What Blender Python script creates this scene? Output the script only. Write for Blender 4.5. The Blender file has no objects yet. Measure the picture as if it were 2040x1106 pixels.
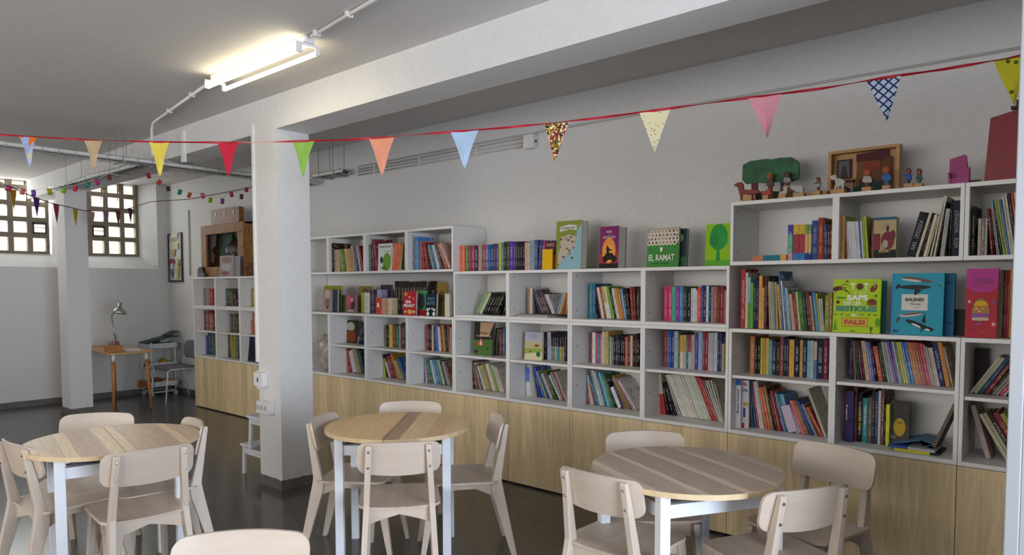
import bpy, bmesh, math, random
from mathutils import Vector, Matrix
S = bpy.context.scene
C = S.collection
R = math.radians
PI = math.pi
# ---------------------------------------------------------------- camera
CF, CV, CP, CR, CY = 1395.863, 641.720, 0.0510220, -0.00186955, 0.7203948
CAM = (4.21192, -4.05981, 1.53987)
_f = Vector((-math.sin(CY)*math.cos(CP), math.cos(CY)*math.cos(CP), -math.sin(CP)))
_r = Vector((math.cos(CY), math.sin(CY), 0)); _u = _r.cross(_f)
RT = math.cos(CR)*_r + math.sin(CR)*_u; UP = -math.sin(CR)*_r + math.cos(CR)*_u; FW = _f
cd = bpy.data.cameras.new('camera'); cam = bpy.data.objects.new('camera', cd); C.objects.link(cam)
mm = Matrix((RT, UP, -FW)).transposed().to_4x4(); mm.translation = Vector(CAM); cam.matrix_world = mm
cd.sensor_width = 36; cd.lens = CF/2040*36; cd.shift_y = (CV-553)/2040; cd.clip_start = .05
S.camera = cam
def at(u, v, X=None, Y=None, Z=None):
    """world point seen at photo pixel (u, v) on the plane X=, Y= or Z="""
    d = FW + RT*((u-1020)/CF) + UP*((CV-v)/CF)
    i, w = (0, X) if X is not None else (1, Y) if Y is not None else (2, Z)
    return Vector(CAM) + d*((w-CAM[i])/d[i])
def xat(u, Y, Z):
    v0, v1 = 400., 900.
    for _ in range(4):
        a, b = at(u, v0, Y=Y).z-Z, at(u, v1, Y=Y).z-Z
        v = v0 - a*(v1-v0)/(b-a); v0, v1 = v, v+20
    return at(u, v, Y=Y).x
# ---------------------------------------------------------------- view, world, sun, daylight
S.view_settings.view_transform = 'Standard'; S.view_settings.look = 'None'
S.view_settings.gamma = 1; S.view_settings.use_curve_mapping = False
S.view_settings.exposure = 0.13
W = bpy.data.worlds.new('world'); S.world = W; W.use_nodes = True
bg = W.node_tree.nodes['Background']; bg.inputs[0].default_value = (.72, .82, 1, 1); bg.inputs[1].default_value = 1.0
def light(name, kind, loc, energy, color, rot=(0,0,0), size=None, sy=None, angle=None):
    l = bpy.data.lights.new(name, kind); l.energy = energy; l.color = color
    if size: l.shape = 'RECTANGLE'; l.size = size; l.size_y = sy or size
    if angle is not None: l.angle = angle
    o = bpy.data.objects.new(name, l); C.objects.link(o); o.location = loc; o.rotation_euler = rot
    return o
light('sun', 'SUN', (-6, 0, 12), 6.5, (1, .95, .86), (R(8), R(38), 0), angle=R(.6))
# daylight falling through the window openings behind the viewer (rear wall) and at the entrance side
light('daylight_rear', 'AREA', (.7, -7.6, 1.75), 156, (1, .925, .825), (R(90), 0, 0), 7.0, 1.7)
light('daylight_entrance', 'AREA', (7.1, -3.1, 1.45), 275, (.74, .84, 1), (R(90), 0, R(90)), 2.4, 2.1)
light('daylight_windows', 'AREA', (-6.95, -2.6, 2.55), 190, (.93, .96, 1), (R(68), 0, R(-90)), 5.0, .9)
# ---------------------------------------------------------------- materials
MC = {}
def hexc(h):
    h = h.lstrip('#')
    return tuple(((int(h[i:i+2], 16)/255) ** 2.2) for i in (0, 2, 4))
def newmat(name):
    m = bpy.data.materials.new(name); m.use_nodes = True
    return m, m.node_tree.nodes, m.node_tree.links, m.node_tree.nodes['Principled BSDF']
def mat(name, col, rough=.6, metal=0, bump=0, var=.06, scale=20, spec=.5):
    """plain surface with a little procedural variation"""
    if name in MC: return MC[name]
    m, N, L, P = newmat(name)
    if isinstance(col, str): col = hexc(col)
    n = N.new('ShaderNodeTexNoise'); n.inputs['Scale'].default_value = scale; n.inputs['Detail'].default_value = 3
    tc = N.new('ShaderNodeTexCoord'); L.new(tc.outputs['Object'], n.inputs['Vector'])
    r = N.new('ShaderNodeValToRGB')
    r.color_ramp.elements[0].position = .3; r.color_ramp.elements[1].position = .7
    r.color_ramp.elements[0].color = tuple(c*(1-var) for c in col)+(1,)
    r.color_ramp.elements[1].color = tuple(min(1, c*(1+var)) for c in col)+(1,)
    L.new(n.outputs['Fac'], r.inputs['Fac']); L.new(r.outputs['Color'], P.inputs['Base Color'])
    P.inputs['Roughness'].default_value = rough; P.inputs['Metallic'].default_value = metal
    P.inputs['Specular IOR Level'].default_value = spec
    if bump:
        b = N.new('ShaderNodeBump'); b.inputs['Strength'].default_value = bump; b.inputs['Distance'].default_value = .01
        L.new(n.outputs['Fac'], b.inputs['Height']); L.new(b.outputs['Normal'], P.inputs['Normal'])
    MC[name] = m; return m
def wood(name, c0, c1, scale=(1, 12, 12), rough=.5, nscale=3.0, rot=(0,0,0), bands=None, dist=1.5, planks=0):
    """grain running along the first axis; bands = [(pos, hex)...] plank colours across the second"""
    if name in MC: return MC[name]
    m, N, L, P = newmat(name)
    tc = N.new('ShaderNodeTexCoord'); mp = N.new('ShaderNodeMapping'); mp.inputs['Rotation'].default_value = rot
    L.new(tc.outputs['Object'], mp.inputs['Vector'])
    m2 = N.new('ShaderNodeMapping'); m2.inputs['Scale'].default_value = scale; L.new(mp.outputs['Vector'], m2.inputs['Vector'])
    n = N.new('ShaderNodeTexNoise'); n.inputs['Scale'].default_value = nscale; n.inputs['Detail'].default_value = 6
    n.inputs['Distortion'].default_value = dist; L.new(m2.outputs['Vector'], n.inputs['Vector'])
    r = N.new('ShaderNodeValToRGB'); r.color_ramp.elements[0].position = .3; r.color_ramp.elements[1].position = .72
    r.color_ramp.elements[0].color = hexc(c0)+(1,); r.color_ramp.elements[1].color = hexc(c1)+(1,)
    L.new(n.outputs['Fac'], r.inputs['Fac']); out = r.outputs['Color']
    if bands:
        s = N.new('ShaderNodeSeparateXYZ'); L.new(mp.outputs['Vector'], s.inputs[0])
        w = N.new('ShaderNodeTexNoise'); w.inputs['Scale'].default_value = 2.2; L.new(mp.outputs['Vector'], w.inputs['Vector'])
        ad = N.new('ShaderNodeMath'); ad.operation = 'MULTIPLY_ADD'; L.new(w.outputs['Fac'], ad.inputs[0]); ad.inputs[1].default_value = .03
        L.new(s.outputs[1], ad.inputs[2])
        mr = N.new('ShaderNodeMapRange'); mr.inputs[1].default_value = -.45; mr.inputs[2].default_value = .45
        L.new(ad.outputs[0], mr.inputs[0])
        b = N.new('ShaderNodeValToRGB'); b.color_ramp.interpolation = 'CONSTANT'
        e = b.color_ramp.elements; e[0].position = 0; e[0].color = hexc(bands[0][1])+(1,)
        e[1].position = bands[1][0]; e[1].color = hexc(bands[1][1])+(1,)
        for p_, c_ in bands[2:]:
            k = e.new(p_); k.color = hexc(c_)+(1,)
        L.new(mr.outputs[0], b.inputs['Fac'])
        mx = N.new('ShaderNodeMix'); mx.data_type = 'RGBA'; mx.blend_type = 'MULTIPLY'; mx.inputs[0].default_value = .85
        L.new(out, mx.inputs[6]); L.new(b.outputs['Color'], mx.inputs[7]); out = mx.outputs[2]
    if planks:                       # narrow staves of slightly different tone along x
        s = N.new('ShaderNodeSeparateXYZ'); gm = N.new('ShaderNodeNewGeometry'); L.new(gm.outputs['Position'], s.inputs[0])
        a = N.new('ShaderNodeMath'); a.operation = 'MULTIPLY'; a.inputs[1].default_value = planks; L.new(s.outputs[0], a.inputs[0])
        fl = N.new('ShaderNodeMath'); fl.operation = 'FLOOR'; L.new(a.outputs[0], fl.inputs[0])
        wn = N.new('ShaderNodeTexWhiteNoise'); wn.noise_dimensions = '1D'; L.new(fl.outputs[0], wn.inputs['W'])
        fr = N.new('ShaderNodeMath'); fr.operation = 'FRACT'; L.new(a.outputs[0], fr.inputs[0])
        ed = N.new('ShaderNodeMath'); ed.operation = 'LESS_THAN'; ed.inputs[1].default_value = .025; L.new(fr.outputs[0], ed.inputs[0])
        r1 = N.new('ShaderNodeMapRange'); r1.inputs[3].default_value = .86; r1.inputs[4].default_value = 1.12; L.new(wn.outputs['Value'], r1.inputs[0])
        r2 = N.new('ShaderNodeMath'); r2.operation = 'MULTIPLY_ADD'; r2.inputs[1].default_value = -.14; L.new(ed.outputs[0], r2.inputs[0]); L.new(r1.outputs[0], r2.inputs[2])
        sv = N.new('ShaderNodeVectorMath'); sv.operation = 'SCALE'; L.new(out, sv.inputs[0]); L.new(r2.outputs[0], sv.inputs['Scale']); out = sv.outputs[0]
    L.new(out, P.inputs['Base Color']); P.inputs['Roughness'].default_value = rough
    MC[name] = m; return m
def vcol(name='painted', rough=.55):
    """colour from the mesh's own colour attribute (paint, print)"""
    if name in MC: return MC[name]
    m, N, L, P = newmat(name)
    a = N.new('ShaderNodeAttribute'); a.attribute_name = 'Col'
    n = N.new('ShaderNodeTexNoise'); n.inputs['Scale'].default_value = 60
    h = N.new('ShaderNodeMapRange'); h.inputs[3].default_value = .85; h.inputs[4].default_value = 1.12
    L.new(n.outputs['Fac'], h.inputs[0])
    v = N.new('ShaderNodeVectorMath'); v.operation = 'SCALE'; L.new(a.outputs['Color'], v.inputs[0]); L.new(h.outputs[0], v.inputs['Scale'])
    L.new(v.outputs[0], P.inputs['Base Color']); P.inputs['Roughness'].default_value = rough; P.inputs['Specular IOR Level'].default_value = .25
    MC[name] = m; return m
def bookmat():
    """printed book cover: base colour, a printed title on the spine, blotches of print on the boards"""
    m, N, L, P = newmat('printed_cover')
    a = N.new('ShaderNodeAttribute'); a.attribute_name = 'Col'
    k = N.new('ShaderNodeAttribute'); k.attribute_name = 'Ink'
    uv = N.new('ShaderNodeUVMap'); uv.uv_map = 'Real'
    nn = N.new('ShaderNodeUVMap'); nn.uv_map = 'Norm'
    t = N.new('ShaderNodeTexNoise'); t.inputs['Scale'].default_value = 1; t.inputs['Detail'].default_value = 1
    sc = N.new('ShaderNodeVectorMath'); sc.operation = 'MULTIPLY'; sc.inputs[1].default_value = (260, 170, 1)
    L.new(uv.outputs[0], sc.inputs[0]); L.new(sc.outputs[0], t.inputs['Vector'])
    def math_(op, x, y=None, z=None):
        q = N.new('ShaderNodeMath'); q.operation = op
        for i, w in enumerate((x, y, z)):
            if w is None: continue
            if isinstance(w, (int, float)): q.inputs[i].default_value = w
            else: L.new(w, q.inputs[i])
        return q.outputs[0]
    s = N.new('ShaderNodeSeparateXYZ'); L.new(nn.outputs[0], s.inputs[0]); u, v = s.outputs[0], s.outputs[1]
    text = math_('GREATER_THAN', t.outputs['Fac'], .55)
    inu = math_('LESS_THAN', math_('ABSOLUTE', math_('SUBTRACT', u, .5)), .24)
    # title span and a shorter author span along the spine
    inv = math_('LESS_THAN', math_('ABSOLUTE', math_('SUBTRACT', v, .62)), .2)
    inw = math_('LESS_THAN', math_('ABSOLUTE', math_('SUBTRACT', v, .24)), .09)
    title = math_('MULTIPLY', math_('MULTIPLY', text, inu), math_('MINIMUM', math_('ADD', inv, inw), 1))
    # boards (u < 0): large soft print
    b = N.new('ShaderNodeTexNoise'); b.inputs['Scale'].default_value = 1; b.inputs['Detail'].default_value = 2
    s2 = N.new('ShaderNodeVectorMath'); s2.operation = 'MULTIPLY'; s2.inputs[1].default_value = (22, 18, 1)
    L.new(uv.outputs[0], s2.inputs[0]); L.new(s2.outputs[0], b.inputs['Vector'])
    blot = math_('MULTIPLY', math_('GREATER_THAN', b.outputs['Fac'], .58), math_('LESS_THAN', u, -.5))
    fac = math_('ADD', math_('MULTIPLY', title, .6), math_('MULTIPLY', blot, .35))
    mx = N.new('ShaderNodeMix'); mx.data_type = 'RGBA'; L.new(fac, mx.inputs[0])
    L.new(a.outputs['Color'], mx.inputs[6]); L.new(k.outputs['Color'], mx.inputs[7])
    hs = N.new('ShaderNodeHueSaturation'); hs.inputs['Saturation'].default_value = .92; hs.inputs['Value'].default_value = .92
    L.new(mx.outputs[2], hs.inputs['Color']); L.new(hs.outputs[0], P.inputs['Base Color']); P.inputs['Roughness'].default_value = .6; P.inputs['Specular IOR Level'].default_value = .2
    MC['book'] = m; return m
def emit(name, col, strength):
    if name in MC: return MC[name]
    m, N, L, P = newmat(name); P.inputs['Emission Color'].default_value = col+(1,)
    P.inputs['Emission Strength'].default_value = strength; P.inputs['Base Color'].default_value = (.9, .9, .9, 1)
    MC[name] = m; return m
# ---------------------------------------------------------------- mesh helpers
def box(bm, x0, y0, z0, x1, y1, z1, M=None):
    vs = [bm.verts.new(Vector(p)) for p in ((x0,y0,z0),(x1,y0,z0),(x1,y1,z0),(x0,y1,z0),(x0,y0,z1),(x1,y0,z1),(x1,y1,z1),(x0,y1,z1))]
    if M: 
        for v in vs: v.co = M @ v.co
    return [bm.faces.new([vs[i] for i in q]) for q in ((0,3,2,1),(4,5,6,7),(0,1,5,4),(1,2,6,5),(2,3,7,6),(3,0,4,7))]
def prism(bm, pts, a, b, axis='y', M=None):
    """polygon pts (2D) extruded from a to b along axis"""
    f = {'y': lambda p, t: (p[0], t, p[1]), 'x': lambda p, t: (t, p[0], p[1]), 'z': lambda p, t: (p[0], p[1], t)}[axis]
    A = [bm.verts.new(f(p, a)) for p in pts]; B = [bm.verts.new(f(p, b)) for p in pts]
    if M:
        for v in A+B: v.co = M @ v.co
    n = len(pts); fs = [bm.faces.new(A[::-1]), bm.faces.new(B)]
    for i in range(n): fs.append(bm.faces.new((A[i], A[(i+1) % n], B[(i+1) % n], B[i])))
    return fs
def tube(bm, pts, r, n=8, cap=True):
    """round tube along points; r number or list"""
    pts = [Vector(p) for p in pts]; rings = []; up = None
    for i, p in enumerate(pts):
        d = (pts[min(i+1, len(pts)-1)] - pts[max(i-1, 0)]).normalized()
        if up is None: up = d.orthogonal().normalized()
        up = (up - d*up.dot(d)).normalized(); w = d.cross(up); rr = r[i] if isinstance(r, (list, tuple)) else r
        rings.append([bm.verts.new(p + (up*math.cos(2*PI*k/n) + w*math.sin(2*PI*k/n))*rr) for k in range(n)])
    fs = []
    for a, b in zip(rings, rings[1:]):
        for k in range(n): fs.append(bm.faces.new((a[k], a[(k+1) % n], b[(k+1) % n], b[k])))
    if cap: fs.append(bm.faces.new(rings[0][::-1])); fs.append(bm.faces.new(rings[-1]))
    return fs
def lathe(bm, prof, n=20, M=None):
    """profile [(r, z)] spun about z"""
    rings = []
    for r, z in prof: rings.append([bm.verts.new((max(r, 1e-4)*math.cos(2*PI*k/n), max(r, 1e-4)*math.sin(2*PI*k/n), z)) for k in range(n)])
    if M:
        for g in rings:
            for v in g: v.co = M @ v.co
    fs = []
    for a, b in zip(rings, rings[1:]):
        for k in range(n): fs.append(bm.faces.new((a[k], a[(k+1) % n], b[(k+1) % n], b[k])))
    return fs
def slab(bm, cols, f0, f1):
    """closed curved panel: cols [(s, lo, hi)], f0/f1 map (s, t) to the two faces"""
    T = (0, .12, .5, .88, 1)
    A = [[bm.verts.new(f0(s, lo+(hi-lo)*t)) for t in T] for s, lo, hi in cols]
    B = [[bm.verts.new(f1(s, lo+(hi-lo)*t)) for t in T] for s, lo, hi in cols]
    m = len(T)
    for i in range(len(cols)-1):
        for j in range(m-1):
            bm.faces.new((A[i][j], A[i+1][j], A[i+1][j+1], A[i][j+1])); bm.faces.new((B[i][j+1], B[i+1][j+1], B[i+1][j], B[i][j]))
        bm.faces.new((A[i][0], B[i][0], B[i+1][0], A[i+1][0])); bm.faces.new((A[i+1][m-1], B[i+1][m-1], B[i][m-1], A[i][m-1]))
    for e in (0, -1):
        for j in range(m-1): bm.faces.new((A[e][j], A[e][j+1], B[e][j+1], B[e][j]))
def obj(name, bm, m=None, parent=None, loc=None, smooth=False, **props):
    bmesh.ops.recalc_face_normals(bm, faces=bm.faces[:])
    me = bpy.data.meshes.new(name); bm.to_mesh(me); bm.free()
    if smooth:
        for p in me.polygons: p.use_smooth = True
    if m: me.materials.append(m)
    o = bpy.data.objects.new(name, me); C.objects.link(o)
    if parent: o.parent = parent
    if loc is not None: o.location = loc
    for k, v in props.items(): o[k] = v
    return o
def bevel(o, w=.003, seg=2):
    b = o.modifiers.new('bevel', 'BEVEL'); b.width = w; b.segments = seg; b.limit_method = 'ANGLE'; b.angle_limit = R(40)
    return o
def thing(name, label, cat, loc=(0,0,0), rz=0, group=None):
    o = bpy.data.objects.new(name, None); C.objects.link(o); o.location = loc; o.rotation_euler = (0, 0, rz); o.empty_display_size = .1
    return tag(o, label, cat, group)
def tag(o, label, cat, group=None):
    o['label'] = label; o['category'] = cat
    if group: o['group'] = group
    return o
def dup(root, loc=None, rz=None, label=None, group=None):
    r = root.copy(); C.objects.link(r)
    if loc is not None: r.location = loc
    if rz is not None: r.rotation_euler = (0, 0, rz)
    if label: r['label'] = label
    if group: r['group'] = group
    for ch in list(root.children):
        c = ch.copy(); C.objects.link(c); c.parent = r
        for g in ch.children:
            d = g.copy(); C.objects.link(d); d.parent = c
    return r
def struct(name, bm, m, parent=None, smooth=False):
    o = obj(name, bm, m, parent, smooth=smooth)
    if not parent: o['kind'] = 'structure'
    return o
def paint(bm, faces, col):
    L = bm.loops.layers.color.get('Col') or bm.loops.layers.color.new('Col')
    c = hexc(col)+(1,) if isinstance(col, str) else tuple(col)+(1,)
    # byte colours are stored display-referred; give them back linear
    c = tuple(x ** (1/2.2) for x in c[:3])+(1,)
    for f in faces:
        for l in f.loops: l[L] = c
def text(parent, name, s, col, M, width, height, depth=.0006, bold=.0):
    """lettering as a mesh: M places its centre, x along the line, y up the letters"""
    cu = bpy.data.curves.new(name, 'FONT'); cu.body = s; cu.extrude = 0; cu.offset = bold; cu.resolution_u = 3
    cu.align_x = 'CENTER'; cu.align_y = 'CENTER'
    t = bpy.data.objects.new(name, cu); C.objects.link(t)
    dg = bpy.context.evaluated_depsgraph_get(); me = bpy.data.meshes.new_from_object(t.evaluated_get(dg))
    bpy.data.objects.remove(t)
    if not me.vertices: return
    xs = [v.co.x for v in me.vertices]; ys = [v.co.y for v in me.vertices]
    cx, cy = (max(xs)+min(xs))/2, (max(ys)+min(ys))/2; sx, sy = width/max(1e-6, max(xs)-min(xs)), height/max(1e-6, max(ys)-min(ys))
    for v in me.vertices: v.co = M @ Vector(((v.co.x-cx)*sx, (v.co.y-cy)*sy, depth))
    me.materials.clear(); me.materials.append(mat('ink_'+col, col, .5, var=.02))
    o = bpy.data.objects.new(name, me); C.objects.link(o); o.parent = parent
    return o
# ================================================================ the room
plaster = mat('white_plaster', (.66, .65, .635), .85, bump=.10, var=.03, scale=28)
paintw = mat('white_paint', (.70, .70, .70), .6, var=.03, scale=6)
ceilm = mat('ceiling_plaster', (.60, .575, .55), .9, bump=.1, var=.02, scale=12)
def floormat():
    m, N, L, P = newmat('polished_terrazzo')
    tc = N.new('ShaderNodeTexCoord')
    n = N.new('ShaderNodeTexNoise'); n.inputs['Scale'].default_value = 1.3; n.inputs['Detail'].default_value = 5; L.new(tc.outputs['Object'], n.inputs['Vector'])
    v = N.new('ShaderNodeTexVoronoi'); v.inputs['Scale'].default_value = 130; L.new(tc.outputs['Object'], v.inputs['Vector'])
    r = N.new('ShaderNodeValToRGB'); r.color_ramp.elements[0].position = .3; r.color_ramp.elements[1].position = .7
    r.color_ramp.elements[0].color = (.078, .070, .061, 1); r.color_ramp.elements[1].color = (.11, .099, .088, 1)
    L.new(n.outputs['Fac'], r.inputs['Fac'])
    r2 = N.new('ShaderNodeValToRGB'); r2.color_ramp.elements[0].color = (1.25, 1.2, 1.15, 1); r2.color_ramp.elements[1].color = (.75, .75, .75, 1)
    r2.color_ramp.elements[1].position = .6; L.new(v.outputs['Distance'], r2.inputs['Fac'])
    mx = N.new('ShaderNodeMix'); mx.data_type = 'RGBA'; mx.blend_type = 'MULTIPLY'; mx.inputs[0].default_value = .7
    L.new(r.outputs['Color'], mx.inputs[6]); L.new(r2.outputs['Color'], mx.inputs[7])
    # thin slab joints every 3.2 m
    b = N.new('ShaderNodeTexBrick'); b.offset = 0; b.inputs['Scale'].default_value = 1; b.inputs['Brick Width'].default_value = 3.2; b.inputs['Row Height'].default_value = 3.2
    b.inputs['Mortar Size'].default_value = .004; b.inputs['Color1'].default_value = b.inputs['Color2'].default_value = (1,1,1,1); b.inputs['Mortar'].default_value = (.5,.5,.5,1)
    L.new(tc.outputs['Object'], b.inputs['Vector'])
    m3 = N.new('ShaderNodeMix'); m3.data_type = 'RGBA'; m3.blend_type = 'MULTIPLY'; m3.inputs[0].default_value = 1
    L.new(mx.outputs[2], m3.inputs[6]); L.new(b.outputs['Color'], m3.inputs[7]); L.new(m3.outputs[2], P.inputs['Base Color'])
    rr = N.new('ShaderNodeMapRange'); rr.inputs[3].default_value = .13; rr.inputs[4].default_value = .27; L.new(n.outputs['Fac'], rr.inputs[0])
    L.new(rr.outputs[0], P.inputs['Roughness'])
    return m
XL, XW, YB, XR, YR = -6.43, -6.82, .40, 6.6, -7.0
ZC1, ZC2 = 2.95, 3.03
bm = bmesh.new(); box(bm, XW-.1, YR-.2, -.12, XR+.2, YB+.25, 0); struct('floor', bm, floormat())
bm = bmesh.new(); box(bm, XW-.2, YR-.2, ZC1, XR+.2, -1.14, ZC1+.3); box(bm, XW-.2, -1.14, ZC2, XR+.2, YB+.25, ZC1+.3); struct('ceiling', bm, ceilm)
bm = bmesh.new(); box(bm, XL-.2, YB, -.1, XR+.2, YB+.2, ZC2+.02); struct('wall_back', bm, plaster)
# wall with the two concrete lattice windows; sloping sills
WA, WB = (-3.1, -1.045), (-1.21, .115)
WINDOWS = [(-2.62, -1.02), (-.995+.02, .115)]
bm = bmesh.new()
z0, z1 = 1.80, 1.99
box(bm, XL-.55, YR-.2, -.1, XL, YB+.02, z0)                      # below the windows
edges = [YR-.2, -3.0, -.98-.0, -.90, .28, YB+.02]
box(bm, XL-.55, YR-.2, z0, XL, -3.0, ZC2+.02)
box(bm, XL-.55, -.985, z0, XL, -.90, ZC2+.02)
box(bm, XL-.55, .24, z0, XL, YB+.02, ZC2+.02)
for a, b in ((-3.0, -.985), (-.90, .24)):                      # sloped sill
    prism(bm, [(XL, z0), (XL-.39, z1), (XL-.55, z1), (XL-.55, z0)], a, b, 'y')
prism(bm, [(XL, .24), (XL-.39, .125), (XL-.55, .125), (XL-.55, .24)], z0+.05, ZC2+.02, 'z')
struct('wall_left', bm, plaster)
concrete = mat('grey_concrete_lattice', (.20, .165, .12), .8, var=.15, scale=30, bump=.3)
darkm = mat('dark_metal', (.05, .045, .04), .5, var=.1)
def glassmat():
    m, N, L, P = newmat('cast_glass_pane'); N.remove(P)
    t = N.new('ShaderNodeBsdfTransparent'); t.inputs[0].default_value = (.93, .94, .92, 1)
    g = N.new('ShaderNodeBsdfGlossy'); g.inputs['Roughness'].default_value = .15
    x = N.new('ShaderNodeMixShader'); x.inputs[0].default_value = .08
    L.new(t.outputs[0], x.inputs[1]); L.new(g.outputs[0], x.inputs[2]); L.new(x.outputs[0], N['Material Output'].inputs['Surface'])
    return m
glassm = glassmat()
def window(n, ya, yb, y1, ncol, tilt):
    """lattice of concrete bars with glass panes, y1 = edge of the last column"""
    pitch, bar, pz = .2135, .062, .209
    bm = bmesh.new(); X0, X1 = XW-.06, XW+.02
    zb, zt = z1, z1+5*pz+.03
    y = y1; ys = []
    box(bm, X0, y1-.03, zb, X1, y1+.012, zt)
    for k in range(1, ncol+1):
        c = y1-.03-k*pitch; box(bm, X0, c, zb, X1, c+bar, zt); ys.append(c+bar)
    for k in range(6):
        box(bm, X0+.002, ya, zb+k*pz-(0 if k else 0), X1-.002, y1+.01, zb+k*pz+(bar if k else .03))
    o = struct('window_%d' % n, bm, concrete)
    g = bmesh.new(); box(g, XW-.03, ya, zb, XW-.024, y1, zt); obj('pane', g, glassm, o)
    # the small opening vent with its metal frame
    c, zz = ys[tilt[0]], zb+tilt[1]*pz+bar
    f = bmesh.new(); w, h = pitch-bar, pz-bar
    for q in ((c-.0, zz, c+.014, zz+h), (c+w-.014, zz, c+w, zz+h), (c, zz, c+w, zz+.014), (c, zz+h-.03, c+w, zz+h)):
        box(f, X1-.02, q[0], q[1], X1+.025, q[2], q[3])
    fr = obj('vent_frame', f, darkm, o)
    f = bmesh.new(); box(f, X1+.0, c+.02, zz+h*.45, X1+.05, c+w-.02, zz+h*.52); obj('vent_flap', f, mat('vent_metal', (.5,.48,.42), .4), fr)
window(1, -3.02, 0, -1.03, 9, (0, 1))
window(2, -.905, 0, .115, 5, (2, 1))
# sunlit brick wall of the yard outside
def brick():
    m, N, L, P = newmat('pale_yard_brick'); tc = N.new('ShaderNodeTexCoord'); mp = N.new('ShaderNodeMapping')
    mp.inputs['Rotation'].default_value = (R(90), 0, R(90)); L.new(tc.outputs['Object'], mp.inputs['Vector'])
    b = N.new('ShaderNodeTexBrick'); b.inputs['Scale'].default_value = 4; b.inputs['Mortar Size'].default_value = .02
    b.inputs['Color1'].default_value = (.88, .80, .64, 1); b.inputs['Color2'].default_value = (.93, .87, .74, 1); b.inputs['Mortar'].default_value = (.66, .56, .42, 1)
    L.new(mp.outputs[0], b.inputs['Vector']); L.new(b.outputs['Color'], P.inputs['Base Color']); P.inputs['Roughness'].default_value = .9
    return m
bm = bmesh.new(); box(bm, -10.6, -12, -.1, -10.4, 8, 6.5); o = struct('wall_yard', bm, brick())
bm = bmesh.new(); box(bm, -10.4, -12, -.1, -7.0, 8, -.01); struct('floor_yard', bm, mat('yard_paving', (.6,.55,.45), .9))
# rear and entrance side (behind the viewer): walls with wide window openings
bm = bmesh.new(); box(bm, XL-.5, YR-.2, 0, XR+.2, YR, .85); box(bm, XL-.5, YR-.2, 2.65, XR+.2, YR, 3); box(bm, XL-.5, YR-.2, .8, -3.0, YR, 2.7); box(bm, 4.4, YR-.2, .8, XR+.2, YR, 2.7)
struct('wall_rear', bm, plaster)
bm = bmesh.new(); box(bm, XR, YR, 0, XR+.2, -4.4, 3); box(bm, XR, -1.8, 0, XR+.2, YB, 3); box(bm, XR, -4.4, 2.55, XR+.2, -1.8, 3); box(bm, XR, -4.4, 0, XR+.2, -1.8, .35)
struct('wall_right', bm, plaster)
# beams and pillars
PX0, PX1, PY0, PY1, ZB = -.86, -.545, -1.276, -1.0, 2.705
bm = bmesh.new(); box(bm, XL-.3, PY0, ZB, XR+.1, PY1, 2.99); struct('trim_1', bm, plaster)
def pillar(x0, y0, x1, y1, n, h):
    bm = bmesh.new(); box(bm, x0, y0, 0, x1, y1, h); o = struct('trim_%d' % n, bm, plaster)
    bm = bmesh.new(); rn = random.Random(n); t = .012
    # stone skirting with a slightly ragged plaster line
    for k in range(12):
        for ax in (0, 1):
            lo, hi = (x0, x1) if ax == 0 else (y0, y1)
            if ax == 0: lo, hi = x0-t, x1+t
            p, q = lo+(hi-lo)*k/12, lo+(hi-lo)*(k+1)/12; hh = .070+rn.random()*.007
            if ax == 0: box(bm, p, y0-t, 0, q, y0+.001, hh); box(bm, p, y1-.001, 0, q, y1+t, hh)
            else: box(bm, x0-t, p, 0, x0+.001, q, hh); box(bm, x1-.001, p, 0, x1+t, q, hh)
    bb = obj('baseboard', bm, basem, o)
basem = mat('grey_stone_skirting', (.13, .12, .11), .5, var=.2, scale=14)
pillar(PX0, PY0, PX1, PY1, 2, ZB)
pillar(-5.60, PY0, -5.285, -1.035, 3, ZB)
bm = bmesh.new(); box(bm, XL, YR, 0, XL+.014, YB, .075); struct('baseboard_left', bm, basem)
bm = bmesh.new(); box(bm, XL, YB-.014, 0, -4.80, YB, .075); struct('baseboard_back', bm, basem)
# open white door standing edge-on beside the viewer's way out
p = at(2023, 600, Y=-1.62)
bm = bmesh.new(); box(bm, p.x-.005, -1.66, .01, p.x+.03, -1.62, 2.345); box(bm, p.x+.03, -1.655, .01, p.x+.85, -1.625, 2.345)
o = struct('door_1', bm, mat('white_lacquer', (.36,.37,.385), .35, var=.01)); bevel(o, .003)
bm = bmesh.new(); box(bm, p.x+.74, -1.70, 1.02, p.x+.82, -1.66, 1.04); obj('door_handle', bm, darkm, o)
bm = bmesh.new(); box(bm, p.x+.87, -1.70, 0, XR, -1.58, 2.40); struct('wall_light_block', bm, plaster)  # unseen partition, added to keep entrance daylight off the right-hand shelves
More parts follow.
